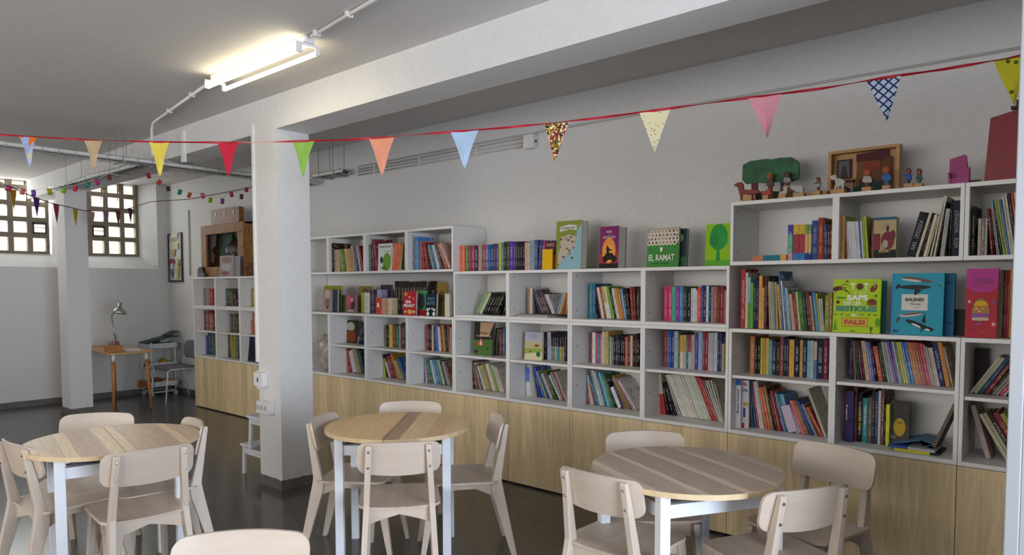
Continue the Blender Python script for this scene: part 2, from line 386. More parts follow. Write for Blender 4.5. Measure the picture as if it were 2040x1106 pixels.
# ================================================================ shelving
whitem = mat('white_melamine', (.76, .745, .72), .45, var=.015, scale=4)
oak = wood('light_oak_door', '#cdb487', '#e6cfa4', scale=(9, 9, .7), nscale=2.2, rough=.5, dist=2.2, planks=8.1)
oak2 = oak
D = .6; ZF0, ZS0, ZS1, ZS2, ZS3 = 0.0, .643, 1.283, 1.663, 2.043; T = .018
def side_holes(bm, x, z0, z1, s):
    pass
def unit(n0, n1, z0, z1, shelves, name, label, cat, group, depth=.395, top_gap=0):
    """carcass from column n0 to n1 (0.6 m each): sides, top, bottom, back panel, divider, loose shelves"""
    x0, x1 = n0*D+.001, n1*D-.001; y1 = depth
    t = thing(name, label, cat, (x0, 0, z0), 0, group)
    w, h = x1-x0, z1-z0-.001; T2 = .0185
    bm = bmesh.new(); box(bm, 0, 0, 0, T2, y1, h); box(bm, w-T2, 0, 0, w, y1, h); box(bm, T2, 0, 0, w-T2, y1, .022); box(bm, T2, 0, h-.022, w-T2, y1, h)
    box(bm, T2, y1-.006, .022, w-T2, y1, h-.022)
    bevel(obj('carcass', bm, whitem, t), .0012, 1)
    for k in range(1, n1-n0):
        bm = bmesh.new(); box(bm, k*D-.018, .001, .022, k*D+.018, y1-.006, h-.022); bevel(obj('divider', bm, whitem, t), .0012, 1)
    for k, zs in shelves:
        bm = bmesh.new(); a = k*D+.019; box(bm, a, .012, zs-z0-.018, a+D-.039, y1-.007, zs-z0); bevel(obj('shelf_board', bm, whitem, t), .0012, 1)
    bm = bmesh.new()                     # little dowel caps inside
    for k in range(n1-n0):
        for zz in ((h-.05, .08) if not shelves else (h*.72, h*.28)):
            a = k*D+T2
            lathe(bm, [(.0001, 0), (.005, 0), (.005, .001), (.0001, .0012)], 8, Matrix.Translation((a, .06, zz)) @ Matrix.Rotation(R(90), 4, 'Y'))
    obj('shelf_pins', bm, darkm, t)
    return t
def base_cab(n, label):
    x0, x1 = n*D+.0005, (n+1)*D-.0005
    t = thing('base_cabinet', label, 'cabinet', (x0, 0, 0), 0, 'oak-fronted base cabinets')
    w = x1-x0
    bm = bmesh.new(); box(bm, 0, .02, .012, w, .395, ZS0-.002); box(bm, .03, .06, 0, .09, .12, .012); box(bm, w-.09, .06, 0, w-.03, .12, .012); box(bm, .03, .3, 0, .09, .36, .012); box(bm, w-.09, .3, 0, w-.03, .36, .012)
    obj('cabinet_body', bm, whitem, t)
    bm = bmesh.new(); box(bm, .0012, 0, .014, w-.0012, .0185, ZS0-.003); bevel(obj('door', bm, oak2, t), .0012, 1)
    return t
where = {-8: 'at the desk end of the far shelves', -7: 'second from the desk end, far shelves', -6: 'third from the desk end, behind the step stool',
 -5: 'hidden behind the white pillar', -4: 'emerging from behind the white pillar', -3: 'below the wrapped bundle, just past the pillar', -2: 'under the blue and yellow slanting books', -1: 'behind the honey-topped table, by the narrow cubbies',
 0: 'below the bottom cubby under the forest book', 1: 'below the bottom cubby under the pale landscape book', 2: 'behind the chair at the grey-brown table, below motorcycle book',
 3: 'below the cubby of white magazines', 4: 'below the cubby with the crafts book', 5: 'below the cubby with the yellow oval book', 6: 'beside the open white door', 7: 'hidden past the open white door'}
for n in range(-8, 8):
    if n in (-5, 7): continue
    base_cab(n, 'oak-fronted base cabinet ' + where[n])
base_cab(-5, 'oak-fronted base cabinet partly hidden behind the white pillar')
base_cab(7, 'oak-fronted base cabinet mostly hidden past the open white door')
MID = {0: .97, 1: .97, 2: .975, 3: .99, 4: .998, 5: 1.012, 6: .99, 7: .99}
G = 'white cube bookshelf units along the wall'
for n in (-8, -6, -4, -2):
    unit(n, n+2, ZS0, ZS1, [(k, (.985 if n < -4 else .965)) for k in ((1,) if n == -4 else (0, 1))], 'bookshelf_unit',
         {-8: 'white bookshelf unit of four cubbies at the desk end', -6: 'white bookshelf unit half hidden behind the pillar, below the puppet theatre',
          -4: 'white lower bookshelf unit emerging from behind the pillar, holding wrapped bundle', -2: 'white lower bookshelf unit behind the honey-topped round table'}[n], 'bookshelf', G)
for n in (0, 2, 4, 6):
    unit(n, n+2, ZS0, ZS1, [(k, MID[n+k]) for k in (0, 1)], 'bookshelf_unit',
         {0: 'white lower bookshelf unit holding the forest book', 2: 'white lower bookshelf unit holding the white magazines', 4: 'white lower bookshelf unit holding the crafts book and rainbow folders',
          6: 'white lower bookshelf unit partly behind the open white door'}[n], 'bookshelf', G)
for n in (-8, -6): unit(n, n+2, ZS1, ZS2, [], 'bookshelf_unit', {-8: 'white single-row bookshelf unit under the puppet theatre', -6: 'white single-row bookshelf unit, end hidden by the pillar'}[n], 'bookshelf', G)
for n in (0, 2): unit(n, n+2, ZS1, ZS2, [], 'bookshelf_unit', {0: 'white single-row bookshelf unit holding black slanted books and flat magazines', 2: 'white single-row bookshelf unit under the sheep book'}[n], 'bookshelf', G)
for n in (-4, -2): unit(n, n+2, ZS2, ZS3, [], 'bookshelf_unit', {-4: 'white wall-hung bookshelf unit beside the pillar, above the open shelf', -2: 'white wall-hung bookshelf unit above the red comic book'}[n], 'bookshelf', G)
for n in (4, 6): unit(n, n+2, ZS2, ZS3, [], 'bookshelf_unit', {4: 'white wall-hung bookshelf unit under the painted wooden figures', 6: 'white wall-hung bookshelf unit under the tall red board'}[n], 'bookshelf', G)
# ================================================================ books
BM_ = bookmat(); pagem = mat('paper_pages', (.62, .59, .52), .8, var=.08, scale=60)
def lum(h):
    c = hexc(h); return .3*c[0]+.6*c[1]+.1*c[2]
def cover_mesh(bm, w, h, d, cols, M, rnd):
    """U-shaped cover, spine towards -Y; cols = colour bands from the top"""
    b = min(.0022, w*.14); s = b*1.3; r = min(.002, w*.2)
    out = [(0, r), (r, 0), (w-r, 0), (w, r), (w, d), (w-b, d), (w-b, s), (b, s), (b, d), (0, d)]
    cl = bm.loops.layers.color.get('Col') or bm.loops.layers.color.new('Col')
    ik = bm.loops.layers.color.get('Ink') or bm.loops.layers.color.new('Ink')
    U = bm.loops.layers.uv.get('Real') or bm.loops.layers.uv.new('Real')
    Nn = bm.loops.layers.uv.get('Norm') or bm.loops.layers.uv.new('Norm')
    fr = {1: [1], 2: [.5, 1], 3: [.27, .8, 1]}[len(cols)]
    ink = rnd.choice(['f0ece0', 'e8d890', 'ffffff', 'd8d0c0']) if lum(cols[0]) < .3 else rnd.choice(['202028', '6a2028', '203a60', '303028'])
    sd = rnd.random()*40; z1 = h
    for c, f in zip(cols, fr):
        z0 = h*(1-f)
        n = len(out); A = [bm.verts.new(M @ Vector((x, y, z0))) for x, y in out]; B = [bm.verts.new(M @ Vector((x, y, z1))) for x, y in out]
        fs = [(bm.faces.new(A[::-1]), 0), (bm.faces.new(B), 0)] + [(bm.faces.new((A[i], A[(i+1) % n], B[(i+1) % n], B[i])), 1 if i in (0, 1, 2) else 2) for i in range(n)]
        cc = tuple(x ** (1/2.2) for x in hexc(c))+(1,); ci = tuple(x ** (1/2.2) for x in hexc(ink))+(1,)
        loc = {v: (x, y, z0) for v, (x, y) in zip(A, out)}; loc.update({v: (x, y, z1) for v, (x, y) in zip(B, out)})
        for f_, kind in fs:
            for l in f_.loops:
                x, y, z = loc[l.vert]; l[cl] = cc; l[ik] = ci
                if kind == 1: l[U].uv = (x+sd, z+sd); l[Nn].uv = (x/w, z/h)
                else: l[U].uv = (y+x+sd, z+sd); l[Nn].uv = (-1, -1)
        z1 = z0
def pages_mesh(bm, w, h, d, M):
    b = min(.0022, w*.14); box(bm, b*1.02, b*1.4, .003, w-b*1.02, d-.003, h-.003, M)
PAL = {'black': '17171c', 'charcoal grey': '3a3a40', 'grey': '808080', 'pale grey': 'b8b8b8', 'white': 'e2dfd8', 'cream': 'd0c8a8', 'tan': 'b89868', 'brown': '6a4030', 'dark brown': '3a2520',
 'maroon': '7a2030', 'red': 'b82428', 'orange': 'd87030', 'amber': 'd8a030', 'yellow': 'd0c830', 'lime green': '9ab030', 'green': '3f7a38', 'teal': '2a8080', 'sky blue': '78a8d0', 'blue': '2a60b0', 'navy': '20305a',
 'purple': '5a3a90', 'mauve': '8a6a88', 'pink': 'd06080', 'magenta': 'c82870', 'olive': '7a7a38', 'slate blue': '4a6070', 'rust': 'a04a30', 'sage green': '8a9a78', 'light blue': 'a0b8c8', 'dusty pink': 'c0908a'}
def cname(h):
    c = [x ** (1/2.2) for x in hexc(h)]
    return min(PAL, key=lambda k: sum((a-b ** (1/2.2))**2 for a, b in zip(c, hexc(PAL[k]))))
ORD = 'first second third fourth fifth sixth seventh eighth ninth tenth eleventh twelfth thirteenth fourteenth fifteenth sixteenth seventeenth eighteenth nineteenth twentieth twenty-first twenty-second twenty-third twenty-fourth twenty-fifth twenty-sixth twenty-seventh twenty-eighth twenty-ninth thirtieth thirty-first thirty-second thirty-third thirty-fourth thirty-fifth thirty-sixth thirty-seventh thirty-eighth thirty-ninth fortieth forty-first forty-second forty-third'.split()
rb = random.Random(7); BOOKS = []
def row(phrase, group, ox, oy, s, Zf, Y, data, lo=None, hi=None, weight=1.0, depth=.2, zhi=None):
    """data: 'x0 top dx colour; ...; end' read along the row of spines"""
    toks = [q.split() for q in data.replace('\n', ' ').split(';') if q.strip()]
    end = float(toks[-1][0]); toks = toks[:-1]; L = []
    for i, q in enumerate(toks):
        x0 = float(q[0]); x1 = float(toks[i+1][0]) if i+1 < len(toks) else end
        if len(q) == 1 or q[1] == '-': continue
        top, dx = float(q[1]), float(q[2]); u0, u1 = ox+x0/s, ox+x1/s
        A, B = xat(u0, Y, Zf), xat(u1, Y, Zf); tp = at(ox+(x0+dx)/s, oy+top/s, Y=Y)
        H = tp.z-Zf; sl = (tp.x-A)/max(H, .05) if dx else 0.
        if abs(dx) < 12: sl = 0.
        L.append([A, B, sl, H, q[3], (x1-x0)*1.0/s])
    if not L: return
    for q in L:
        q[3] = min(q[3], (zhi or 9)-Zf-.004)
    # keep neighbours apart: spines lean on each other, never through each other
    for i in range(len(L)-1):
        a, b = L[i], L[i+1]; hm = min(a[3], b[3])
        lim = min(b[0], b[0]+(b[2]-a[2])*hm) - .0006
        if lim-a[0] < .005: b[2] = max(b[2], a[2]+(a[0]+.005+.0006-b[0])/max(hm, .01)); lim = min(b[0], b[0]+(b[2]-a[2])*hm)-.0006
        a[1] = min(a[1], max(lim, a[0]+.004))
    n = 0
    for i, (a, b, sl, H, col, wpx) in enumerate(L):
        if lo is not None:
            a = max(a, lo+.001 - min(0, sl)*H*0)
        if hi is not None and b > hi-.001: b = hi-.001
        if lo is not None and sl < 0 and a+sl*H < lo+.001: sl = (lo+.001-a)/H
        if hi is not None and sl > 0 and b+sl*H > hi-.001: sl = (hi-.001-b)/H
        if hi is not None and sl < 0 : b = min(b, hi-.001)
        if b-a < .0035: continue
        ang = math.atan(sl); w = (b-a)*math.cos(ang); h = (H - w*abs(math.sin(ang)))/math.cos(ang)
        dd = min(depth*(.92+.16*rb.random()), .385-Y-.002)
        if n == 0 and False: pass
        BOOKS.append(dict(a=a, b=b, ang=ang, w=w, h=h, d=dd, Y=Y+rb.random()*.006, Z=Zf, cols=col.split('/'), phrase=phrase, group=group, k=n, area=wpx*H*weight))
        n += 1
def cub(n): return dict(lo=n*D+.019, hi=(n+1)*D-.019)
Z3_, Z4_, Z5_, Z6_ = (900,430,5.027), (1170,430,5.027), (900,630,5.821), (1130,640,5.267)
Z7_, Z8_, Z9_, Z10_ = (1440,370,6.375), (1740,350,5.82), (1460,520,6.375), (1740,520,6.143)
Z11_, Z12_, Z13_ = (1450,660,4.809), (1660,670,4.423), (1880,670,3.95)
ZA_, ZB_ = (620,440,5.03), (620,620,6.145)
b0, b1, bt = ZS0+.022, ZS1+.022, ZS2+.022
row('atop the shelves beside map book', 'books along the top of the low shelves', *Z3_, ZS2, .075,
 '''65 300 0 d8583c;98 300 0 e0603c;130 -;137 300 0 5f8f3c;162 298 0 8a3050;195 298 0 a03040;228 297 0 2a2d70;262 297 0 d0a030;285 297 0 6a9aa8;302 292 0 b02038;342 290 0 2a7ab0;365 290 0 20508a;390 288 0 1f4878;415 280 0 4a3f6a;
 440 280 0 54487a;467 272 0 c8c030;492 270 0 2a8f7a;520 262 0 3a3030;548 258 0 5a4038;580 258 0 4030a0;612 258 0 482c80;635 258 0 3a3050;655 258 0 241c28;680 258 0 1f1a20;705 258 0 181418;728 268 0 d0a090;755 268 0 c8b8a0;780 245 0 8fa0b0;
 825 242 0 3a5a80;858 250 22 2a3f80;880 250 25 6a3080;897 250 25 c83080;912 250 26 a02070;930''', depth=.17)
row('upper cubby of black slanted books', 'books in the cubby of black slanted books', *Z3_, b1, .16,
 '230 765 108 8fae78;262 765 108 c0d0a8;300 765 100 181818;330 765 100 1a1a1c;358 765 100 141414;388 765 100 1c1c20;415 765 100 2a4a2a;442 765 98 151515;470 765 60 181818;500 765 20 202024;527', **cub(0))
row('upper cubby with flat grey magazines', 'books in the cubby with flat grey magazines', *Z3_, b1+.022, .16,
 '757 722 0 a07858;775 722 8 d0ccc0;800 730 10 c4c0b4;822 740 -20 5a5560;850 -;872 770 -78 5a5058;900 775 -75 6a5a62;925 775 -72 50404a;950 775 -70 604a58;975 775 -70 54444e;1000 785 -80 c8c0c0;1018 785 -80 d0ccc8;1036 -;1040 785 60 8ab0d0;1062 770 58 d8c090;1085 770 52 d0a870;1108 770 38 c08850;1130 770 12 c05830;1150', **cub(1))
row('upper cubby under the motorcycle book', 'books in the cubby under the motorcycle book', *Z4_, b1, .16,
 '15 680 0 1f88a8;45 680 0 2a6a8a;75 690 0 24506a;98 -;128 725 -50 9a2f30;146 715 -55 e0d8d0;172 712 -58 8a5030;196 705 -62 d8a838/e8e0d0;226 705 -62 e0dcd4;246 710 -65 7ab030;272 720 -60 2a2a35;296 725 -58 d8d0c8;322 725 -55 d08a30;346 728 -50 c07828;368 730 -48 6a9ac8;392 730 -45 252a38;415 725 -42 1f2228;440 712 -20 a02a28;466 710 -12 7a2824;486 715 0 3a2a28;506 718 0 4a3a30;520', **cub(2))
row('upper cubby under the sheep book', 'books in the cubby under the sheep book', *Z4_, b1, .16,
 '''765 705 0 d81f6a;804 705 0 d81f6a;843 708 0 2fb8a0;880 708 0 8a3a98;917 708 0 2f7ad0;950 708 0 5a7a30;962 715 0 2a3a38;995 715 0 1f2428;1030 725 0 c8ccd0;1050 725 0 d8d8d8;1082 745 0 d0d0d0;1100 712 0 d03828;1138 697 0 2040a8;1160 697 0 1c2c60;1185 702 0 d8e0e8;1210 705 0 1f2f50;1235 712 0 8898a8;1258 708 0 b05040;1298 715 0 6a3a30;1325 712 0 a01f30;1350 715 0 8a1c2c;1365 745 0 c88078;1385''', **cub(3))
row('middle cubby with the forest book', 'books in the cubby with the forest book', *Z5_, MID[0], .18,
 '478 140 26 5a4048;494 150 26 a0a09c;510 150 20 888480;526 150 15 2a2a38;545 150 10 9a6a40;563 150 0 6a3028;584 140 0 2f6a98;612', **cub(0))
row('middle cubby with the pale landscape book', 'books in the cubby with the pale landscape book', *Z5_, MID[1], .18,
 '1042 182 0 c8a060;1066 190 0 2a2440;1100 185 0 b8c0c8;1142 190 0 1a1a20/5a86b0;1166 190 0 1c1a20/8a6a80;1188 190 0 1a1a20/a8b828;1212 190 0 1a1a20/2f88b8;1242 190 0 1a1a20/88b030;1272 190 0 1a1a20/b07a84;1300 180 0 2a2028;1325', **cub(1))
row('bottom cubby under the forest book', 'books in the cubby under the forest book', *Z5_, b0, .19,
 '''178 520 0 4a5a38;200 530 -8 52603c;212 530 -50 7a3a58;234 525 -52 c8a090;246 515 -60 3a2a68;272 530 -62 8a5a50;296 530 -62 6a4028;322 540 -70 d8c8b0;345 560 -85 6a5038;368 575 -85 c8ccd0;386 560 -85 a0a070;430 550 -88 b09050;452 560 -90 8a7050;474 550 -92 d8d4c0;498 545 -95 e0e0d8;516 555 -100 8aa048;540 560 -102 98a870;558 560 -104 d0ccc4;576 580 -100 c8c0b8;592 590 -95 d8d0c8;606''', **cub(0))
row('bottom cubby under pale landscape book', 'books in the cubby under the pale landscape book', *Z5_, b0, .19,
 '''785 545 0 4a8a80;800 585 0 d8d4cc;820 582 -12 c8ccd0;838 -;862 590 -35 3a6ad0/e0e0e4;905 560 -38 d0d0cc;928 560 -42 c0c0b8;950 560 -46 b8b8b0;972 560 -55 c0bcb4;994 600 -90 2a3a7a;1016 590 -95 2050b8;1050 600 -110 2858b8;1084 640 -110 d0d030;1100 650 -112 3a5a78;1128 660 -118 5a7080;1146 655 -120 a8b8c0;1172 640 -125 8a1c30;1192 635 -128 2f6a38;1225 660 -132 286030;1245 680 -136 e0d8d0;1264 645 -136 90a0b0;1288 640 -136 a04028;1312 640 -136 c8c4bc;1328''', **cub(1))
row('middle cubby below the motorcycle book', 'books in the middle cubby below the motorcycle book', *Z6_, MID[2], .18,
 '''240 115 0 9a4038;258 118 0 e8e8e8;290 120 0 d01838;312 130 0 2f9aa0;325 130 0 2f6ab0;342 130 0 c86080;362 108 0 d8ccb8;385 108 0 c8b070;412 108 0 d0a840;428 160 0 2f8a60;440 165 0 c0c0b8;455 165 0 8a6a60;483 150 0 1a2428;503 150 0 2a3a50;530 150 0 1a1a20;555 150 0 20202a;578 150 0 101418;600 165 0 d84030;632 160 0 4a3a30;658 150 0 d8c8a8;684 140 0 3a2020;705 135 0 5a2028;724 130 0 1a1518;747''', **cub(2))
row('middle cubby below the sheep book', 'books in the middle cubby below the sheep book', *Z6_, MID[3], .18,
 '''1010 98 0 a03038;1042 98 0 2f6ab8;1062 98 0 1f48a8;1090 98 0 1c3c90;1118 105 0 a8b8c0;1160 130 0 4a6a50;1178 145 0 d8a030/d8d0b0;1215 145 0 c8a830/b8b8a8;1245 145 0 2a6a98;1265 145 0 a01f38/b0b8b8;1298 145 0 b0b0a8;1318 140 0 b8b4a8;1335 130 0 4a3a98;1370 120 0 a8c0d0;1390 120 0 70b0e0;1415 120 0 a01838;1442 120 0 8a1830;1470 120 0 b8b8b8;1500 120 0 c0b0b8;1530 120 0 b8c8d0;1568 125 0 2a3060;1592 130 0 303a70;1615 235 0 b8a070;1645''', **cub(3))
row('bottom cubby below the motorcycle book', 'books in the bottom cubby below the motorcycle book', *Z6_, b0, .18,
 '''185 550 -70 2a4a80;208 530 -68 b04030;240 560 -68 d0ccb8;262 560 -70 d8d0c0;288 560 -85 98182e;308 560 -95 3a7aa0;326 510 -98 7aa0a8;345 510 -98 c8ccc8;372 530 -98 c0ccc4;392 540 -100 2a5a80;415 535 -102 70b8c8;445 550 -102 4a8a78;475 560 -102 3a6a38;510 600 -105 303038;532 680 -105 e0dce0;572 600 -110 5a4a60;594 590 -130 8a6a98;618 570 -170 c89a30;644 590 -175 a8b848;668 590 -180 b03868;690 600 -185 d8c8d8;708 620 -185 e0dcd8;724''', **cub(2))
row('bottom cubby of white magazines', 'magazines and books in the bottom cubby of white magazines', *Z6_, b0, .18,
 '''935 545 -55 d8d0c0;952 560 -55 d0c8b8;968 548 -52 dcd4c4/c82c28;996 548 -52 dcd4c4/b82824;1022 548 -54 dcd4c4/c02828;1048 640 -60 17171a;1090 640 -75 1c1c20;1130 640 -90 202024;1160 560 -165 e0e0dc;1184 560 -168 d8d8d8;1206 560 -170 e0dcd0;1224 560 -170 dcd8cc;1242 560 -170 e0dcd0;1260 560 -170 d8d4c8;1278 560 -170 e0dcd0;1296 560 -170 dcd8cc;1314 560 -170 e0dcd0;1332 560 -170 d8d4c8;1350 560 -170 e0dcd0;1368 560 -170 b8a888;1388 560 -172 d8dcd8;1412 560 -174 c8d8c0;1440 560 -176 c0d0b8;1462 560 -176 d8d8d0;1488 570 -176 dcd8d0;1508 575 -176 a04030;1530 580 -176 c03838;1556 600 -176 c84848;1576 620 -160 8a8078;1592 620 -150 d8d4cc;1606 620 -140 d0ccc0;1620 620 -120 d8d4cc;1634 640 -100 b0a898;1648''', **cub(3))
row('top cubby with colour-block books', 'books in the top cubby with colour-block books', *Z7_, bt, .03,
 '''815 500 0 3a3aa0/50a890/d090a0;880 -;886 497 0 d8b018/b02840/1878c0;960 497 0 d8b018/b02840/1878c0;1036 495 0 7a9a50/d8a860/1a3a80;1078 495 0 7a9a50/d8a860/1a3a80;1120 445 0 1a4a8a;1200 410 0 9a2a20;1270 410 0 4a4a38;1290 490 0 1f3f80;1318 500 0 5a1f28;1350 500 0 5a1f28;1382''', **cub(4), depth=.2)
row('top cubby with boxed figure', 'books in the top cubby with the boxed figure', *Z7_, bt, .035,
 '''1494 380 0 d87a30;1530 385 0 8ab848;1560 450 -18 a01838;1582 455 -25 e0e0e0;1602 455 -26 d8d8dc;1622 455 -27 e0e0e0;1642 455 -28 e4e0d8;1662 455 -28 d8d8dc;1684 455 -28 e0e0e0;1706 455 -29 d8d4d4;1728 455 -30 d0dce8;1748 455 -30 2a50a0;1768 450 -32 d8d8d8;1792 390 -32 98a838;1822 390 -34 b0c030;1850 -;1878 450 -10 5a2050;1900 455 -5 d07828;1922''', **cub(5), depth=.18)
row('top cubby with boxed figure', 'books in the top cubby with the boxed figure', *Z8_, bt, .035,
 '''375 415 165 23232c;480 425 165 d8d0b0;530 430 150 2a1518;552 450 142 382424;572 450 136 d8d0b8;610 470 134 ccc4ac;650 235 140 d4ccb0;690 235 142 d8d0b4;722 300 120 181a20;768 385 46 a8a49c;872 290 26 14161c;900 290 20 1f2030;998''', **cub(5), depth=.2)
row('top cubby beside the white door', 'books in the top cubby beside the white door', *Z8_, bt, .04,
 '''1128 360 0 202428;1168 -;1202 500 0 b8a898;1242 500 0 8a7a6a;1282 500 0 b0b0b0;1330 -;1362 380 -45 7a1520;1396 385 -50 201820;1426 385 -80 c05828;1446 290 -105 7ab0c8;1480 290 -105 3a4a58;1506 280 -110 90a040;1536 280 -110 a8b060;1562 275 -108 3a70a8;1590 240 -104 c8c0a8;1618 230 -100 d0ccb8;1646 200 -98 3a3038;1680 190 -95 b04828;1712 190 -90 c8b0a0;1745''', **cub(6), depth=.2)
row('open shelf beside the insect book', 'books on the open shelf beside the insect book', *Z9_, ZS1, .05,
 '''92 105 10 b01f28;152 150 0 d0d0b8;183 210 0 8fb8c0/6a9a38;218 280 0 6ab030;253 230 0 1a2f5a;285 240 0 15254a;322 190 0 e8a020;365 340 0 e0b060;388 190 0 5a2a28;420 190 0 48241f;458 265 -18 c8b898;480 260 -22 b8ac98;508 270 -20 9a9a78;545 270 -22 a8a890;590 300 -38 d89a30;618 130 -45 2f6a98;650 250 -45 d8d8d0;675 330 -45 3a7ab8;705 340 -45 d8d8c8;728 370 -48 6aa098;752 420 -50 c8a090;795 400 -46 8a3038;832 390 -46 c8c890;862 390 -44 2f7028;920 390 -42 3a4a40;955 390 -50 2f3f38;985 390 -52 a01830;1010 440 -46 b89a78;1040 -;1052 400 -48 2a88c0;1092 410 -42 b8b830;1112 480 -32 c8c8c0;1136 480 -28 b8b8b0;1160 435 0 8a8a30;1218 400 0 9a7a30;1254''', depth=.19)
row('open shelf behind the pink book', 'picture books behind the pink book', *Z10_, ZS1, .12,
 '1512 110 0 c8b890;1540 110 0 b09068;1565 115 0 403838;1588 120 0 a02838;1618 110 0 b01f30;1650 100 0 d8a020;1700 90 0 a05028;1740 90 0 8a3a28;1780', depth=.22)
row('middle cubby under the leaning row', 'books in the middle cubby under the leaning row', *Z11_, MID[4], .16,
 '''205 50 5 c87a40;252 75 0 1a1a1a;280 75 0 1a1a1a;308 65 0 c8c830;330 65 0 d08a40;358 68 0 c8c030;388 85 0 4a90b8;422 95 0 3a3a40;455 100 0 2a2a2a;493 60 0 8a3a3a;530 70 0 1f2438;555 75 0 2a2f48;582 80 0 e0a028;630 85 0 20182a;682 85 0 c89a50;712 90 0 1f3050;752 90 0 70b8d8;790 90 0 c8b898;818 100 0 c8c0b0/3a78b8;848 85 0 1a2238;912 80 0 7a2040;952''', **cub(4))
row('bottom cubby with the crafts book', 'books in the bottom cubby with the crafts book', *Z11_, b0, .14,
 '''28 505 0 8a7a6a;66 -;198 560 0 c8c0b8;228 460 -30 5a90b8;262 470 -55 4a80b0;282 480 -62 d8286a;302 480 -64 e0d8d0;320 480 -66 d8d4d0;338 460 -68 c8c0b8;356 535 -70 d86028;386 535 -74 c86028;412 525 -76 a09060;436 540 -78 5a3a28;460 600 -78 4a3028;486 570 -86 c83828;514 600 -88 582a60;536 590 -92 6a90b8;560 600 -94 2f7a58;586 600 -96 6aa0e0;640 -;655 725 -96 c8b0c0;705 660 -125 d86878;740 660 -128 a06840;766 660 -130 8a5a3a;792 670 -135 2858b8;820 700 -135 3a60a0;842 700 -136 b8a888;864 715 -138 705848;885 720 -150 c04030;918 550 -175 b8b8a0;946''', **cub(4))
row('middle cubby of rainbow folders', 'books and folders in the cubby of rainbow folders', *Z12_, MID[5], .15,
 '''135 30 0 4a3070;150 30 -5 6a3a98;172 35 -18 6a5040;190 40 -25 c89a50;208 40 -34 2a6068;228 40 -38 1f5a60;246 40 -42 982848;264 40 -44 382838;284 40 -45 d8b080;306 40 -46 d0b890;326 50 -46 8080c8;346 50 -46 6a6aa8;366 50 -48 2a2030;398 85 -55 b85028;440 60 -56 2a3a38;462 50 -60 384a38;482 50 -62 c8c8c0/c8c8c2;500 50 -66 9a9aa0/a6a6ab;520 50 -68 b0b0b0/b6b6b6;540 45 -70 6a40a8/8466b0;562 45 -70 5838a0/7760ab;584 45 -72 c0c8c0/c2c8c2;602 45 -72 4a8a48/6d9b6b;622 50 -72 c8c060/c8c27d;642 50 -72 d8c830/d3c85a;664 50 -74 2a78c8/568ec8;690 50 -76 2070c0/4f88c2;718 50 -78 b8703a/bc8861;740 55 -78 c87838/c88e60;762 55 -80 c06040/c27d66;786 55 -80 b06848/b6826b;808 55 -80 a82838/b05460;832 60 -80 c83858/c86077;858 70 -78 a87880/b08e94;880 90 -74 b8a8a8/bcb0b0;900 100 -70 c8b8a8;920 100 -70 d0c8b8;942 60 -72 26306a;990 50 -78 c88838;1042 90 -80 a09078;1062''', **cub(5))
row('bottom cubby with yellow oval book', 'books in the bottom cubby with the yellow oval book', *Z12_, b0, .14,
 '''57 480 5 c8a080;72 485 5 b04828;92 482 0 3a2a60;130 -;175 450 0 8a4a40;203 500 0 1a1a1a;252 545 0 2a8a90;298 540 0 6a5a50;335 480 0 3a3a40;357 490 0 2a4070;388 480 0 d0d0c8;412 450 0 7a4a4a;440 690 0 1a1a1a;456 600 0 e0e020;488''', **cub(5))
row('middle cubby beside the white door', 'books in the middle cubby beside the white door', *Z13_, MID[6], .14,
 '165 90 6 7a3a30;189 -;190 160 235 c8c0a0;222 165 235 b8b090;262 165 235 1f4a68;305 190 215 7a1f28;350 240 190 282420;366 260 180 7a7a70;400 280 168 9a9488;425 300 156 b83060;460 320 150 d0c8bc;480 340 140 282838;530', **cub(6))
row('bottom cubby beside the white door', 'books in the bottom cubby beside the white door', *Z13_, b0, .14,
 '330 540 -125 c0a8a0;380 -;492 605 -225 c8c0a8;530 600 -230 b8b090;565 600 -232 3a3028;610 590 -240 8a2030;670 600 -240 98a040;720', **cub(6))
# rows seen small, far along the wall
row('', '', *ZA_, bt, .03, '188 230 0 7a4a38;208 225 0 3a2420;232 290 0 a89a80;256 290 5 c8a078;300 285 -20 7a9a48;322 282 -22 4a7a48;350 280 -28 c8b050;372 280 -34 d89a30;395 280 -36 a89880;420 250 -34 b89068;448 250 -25 3a5a90;480 250 -38 c8c0b8;500 250 -42 8a2a28;524', **cub(-3))
row('', '', *ZA_, bt, .03, '552 240 0 a8b828;582 240 0 2a6a98;612 230 -15 8a1c28;642 185 -30 8a2a30;665 -;780 260 20 c8c0b8;802 220 28 e06020;842 220 20 e06820;880 225 26 b09870;900 240 20 3a5a40;920 240 10 6a4a30;938', **cub(-2))
row('', '', *ZA_, bt, .03, '1038 160 0 2a80d0;1058 200 0 8aa0b0;1072 200 -4 506070;1090 200 -8 a09898;1108 215 -12 a01f28;1150 215 -30 981c28;1190 240 -45 2a2a30;1215 240 -52 7a9a98;1240 240 -58 3a6a98;1264 240 -60 c8c8c0;1288 240 -62 2f5a80;1312 240 -66 7a3a28;1340 225 -100 b06850;1372 220 -110 c8a090;1402', **cub(-1))
row('', '', *ZB_, MID[0]-.005, .16, '918 170 0 1c1818;945 165 0 c89870;962 165 0 d8c030;995 165 0 903840;1035 180 0 2f7a58;1075 170 0 c8b8a8;1090 160 0 8a2030;1108 140 0 404850;1150', **cub(-2))
row('', '', *ZB_, MID[0]-.005, .16, '1408 165 0 8a2028;1440 170 0 1c1820;1468 170 0 c8b8a8;1500 185 -12 3a3040;1522 185 -18 2068b8;1560 190 -22 d8d8d8;1592 170 -26 b03028;1616 165 -28 c89a28;1642 165 -26 303840;1668 170 -18 a04028;1690 200 0 b0a8b0;1715', **cub(-1))
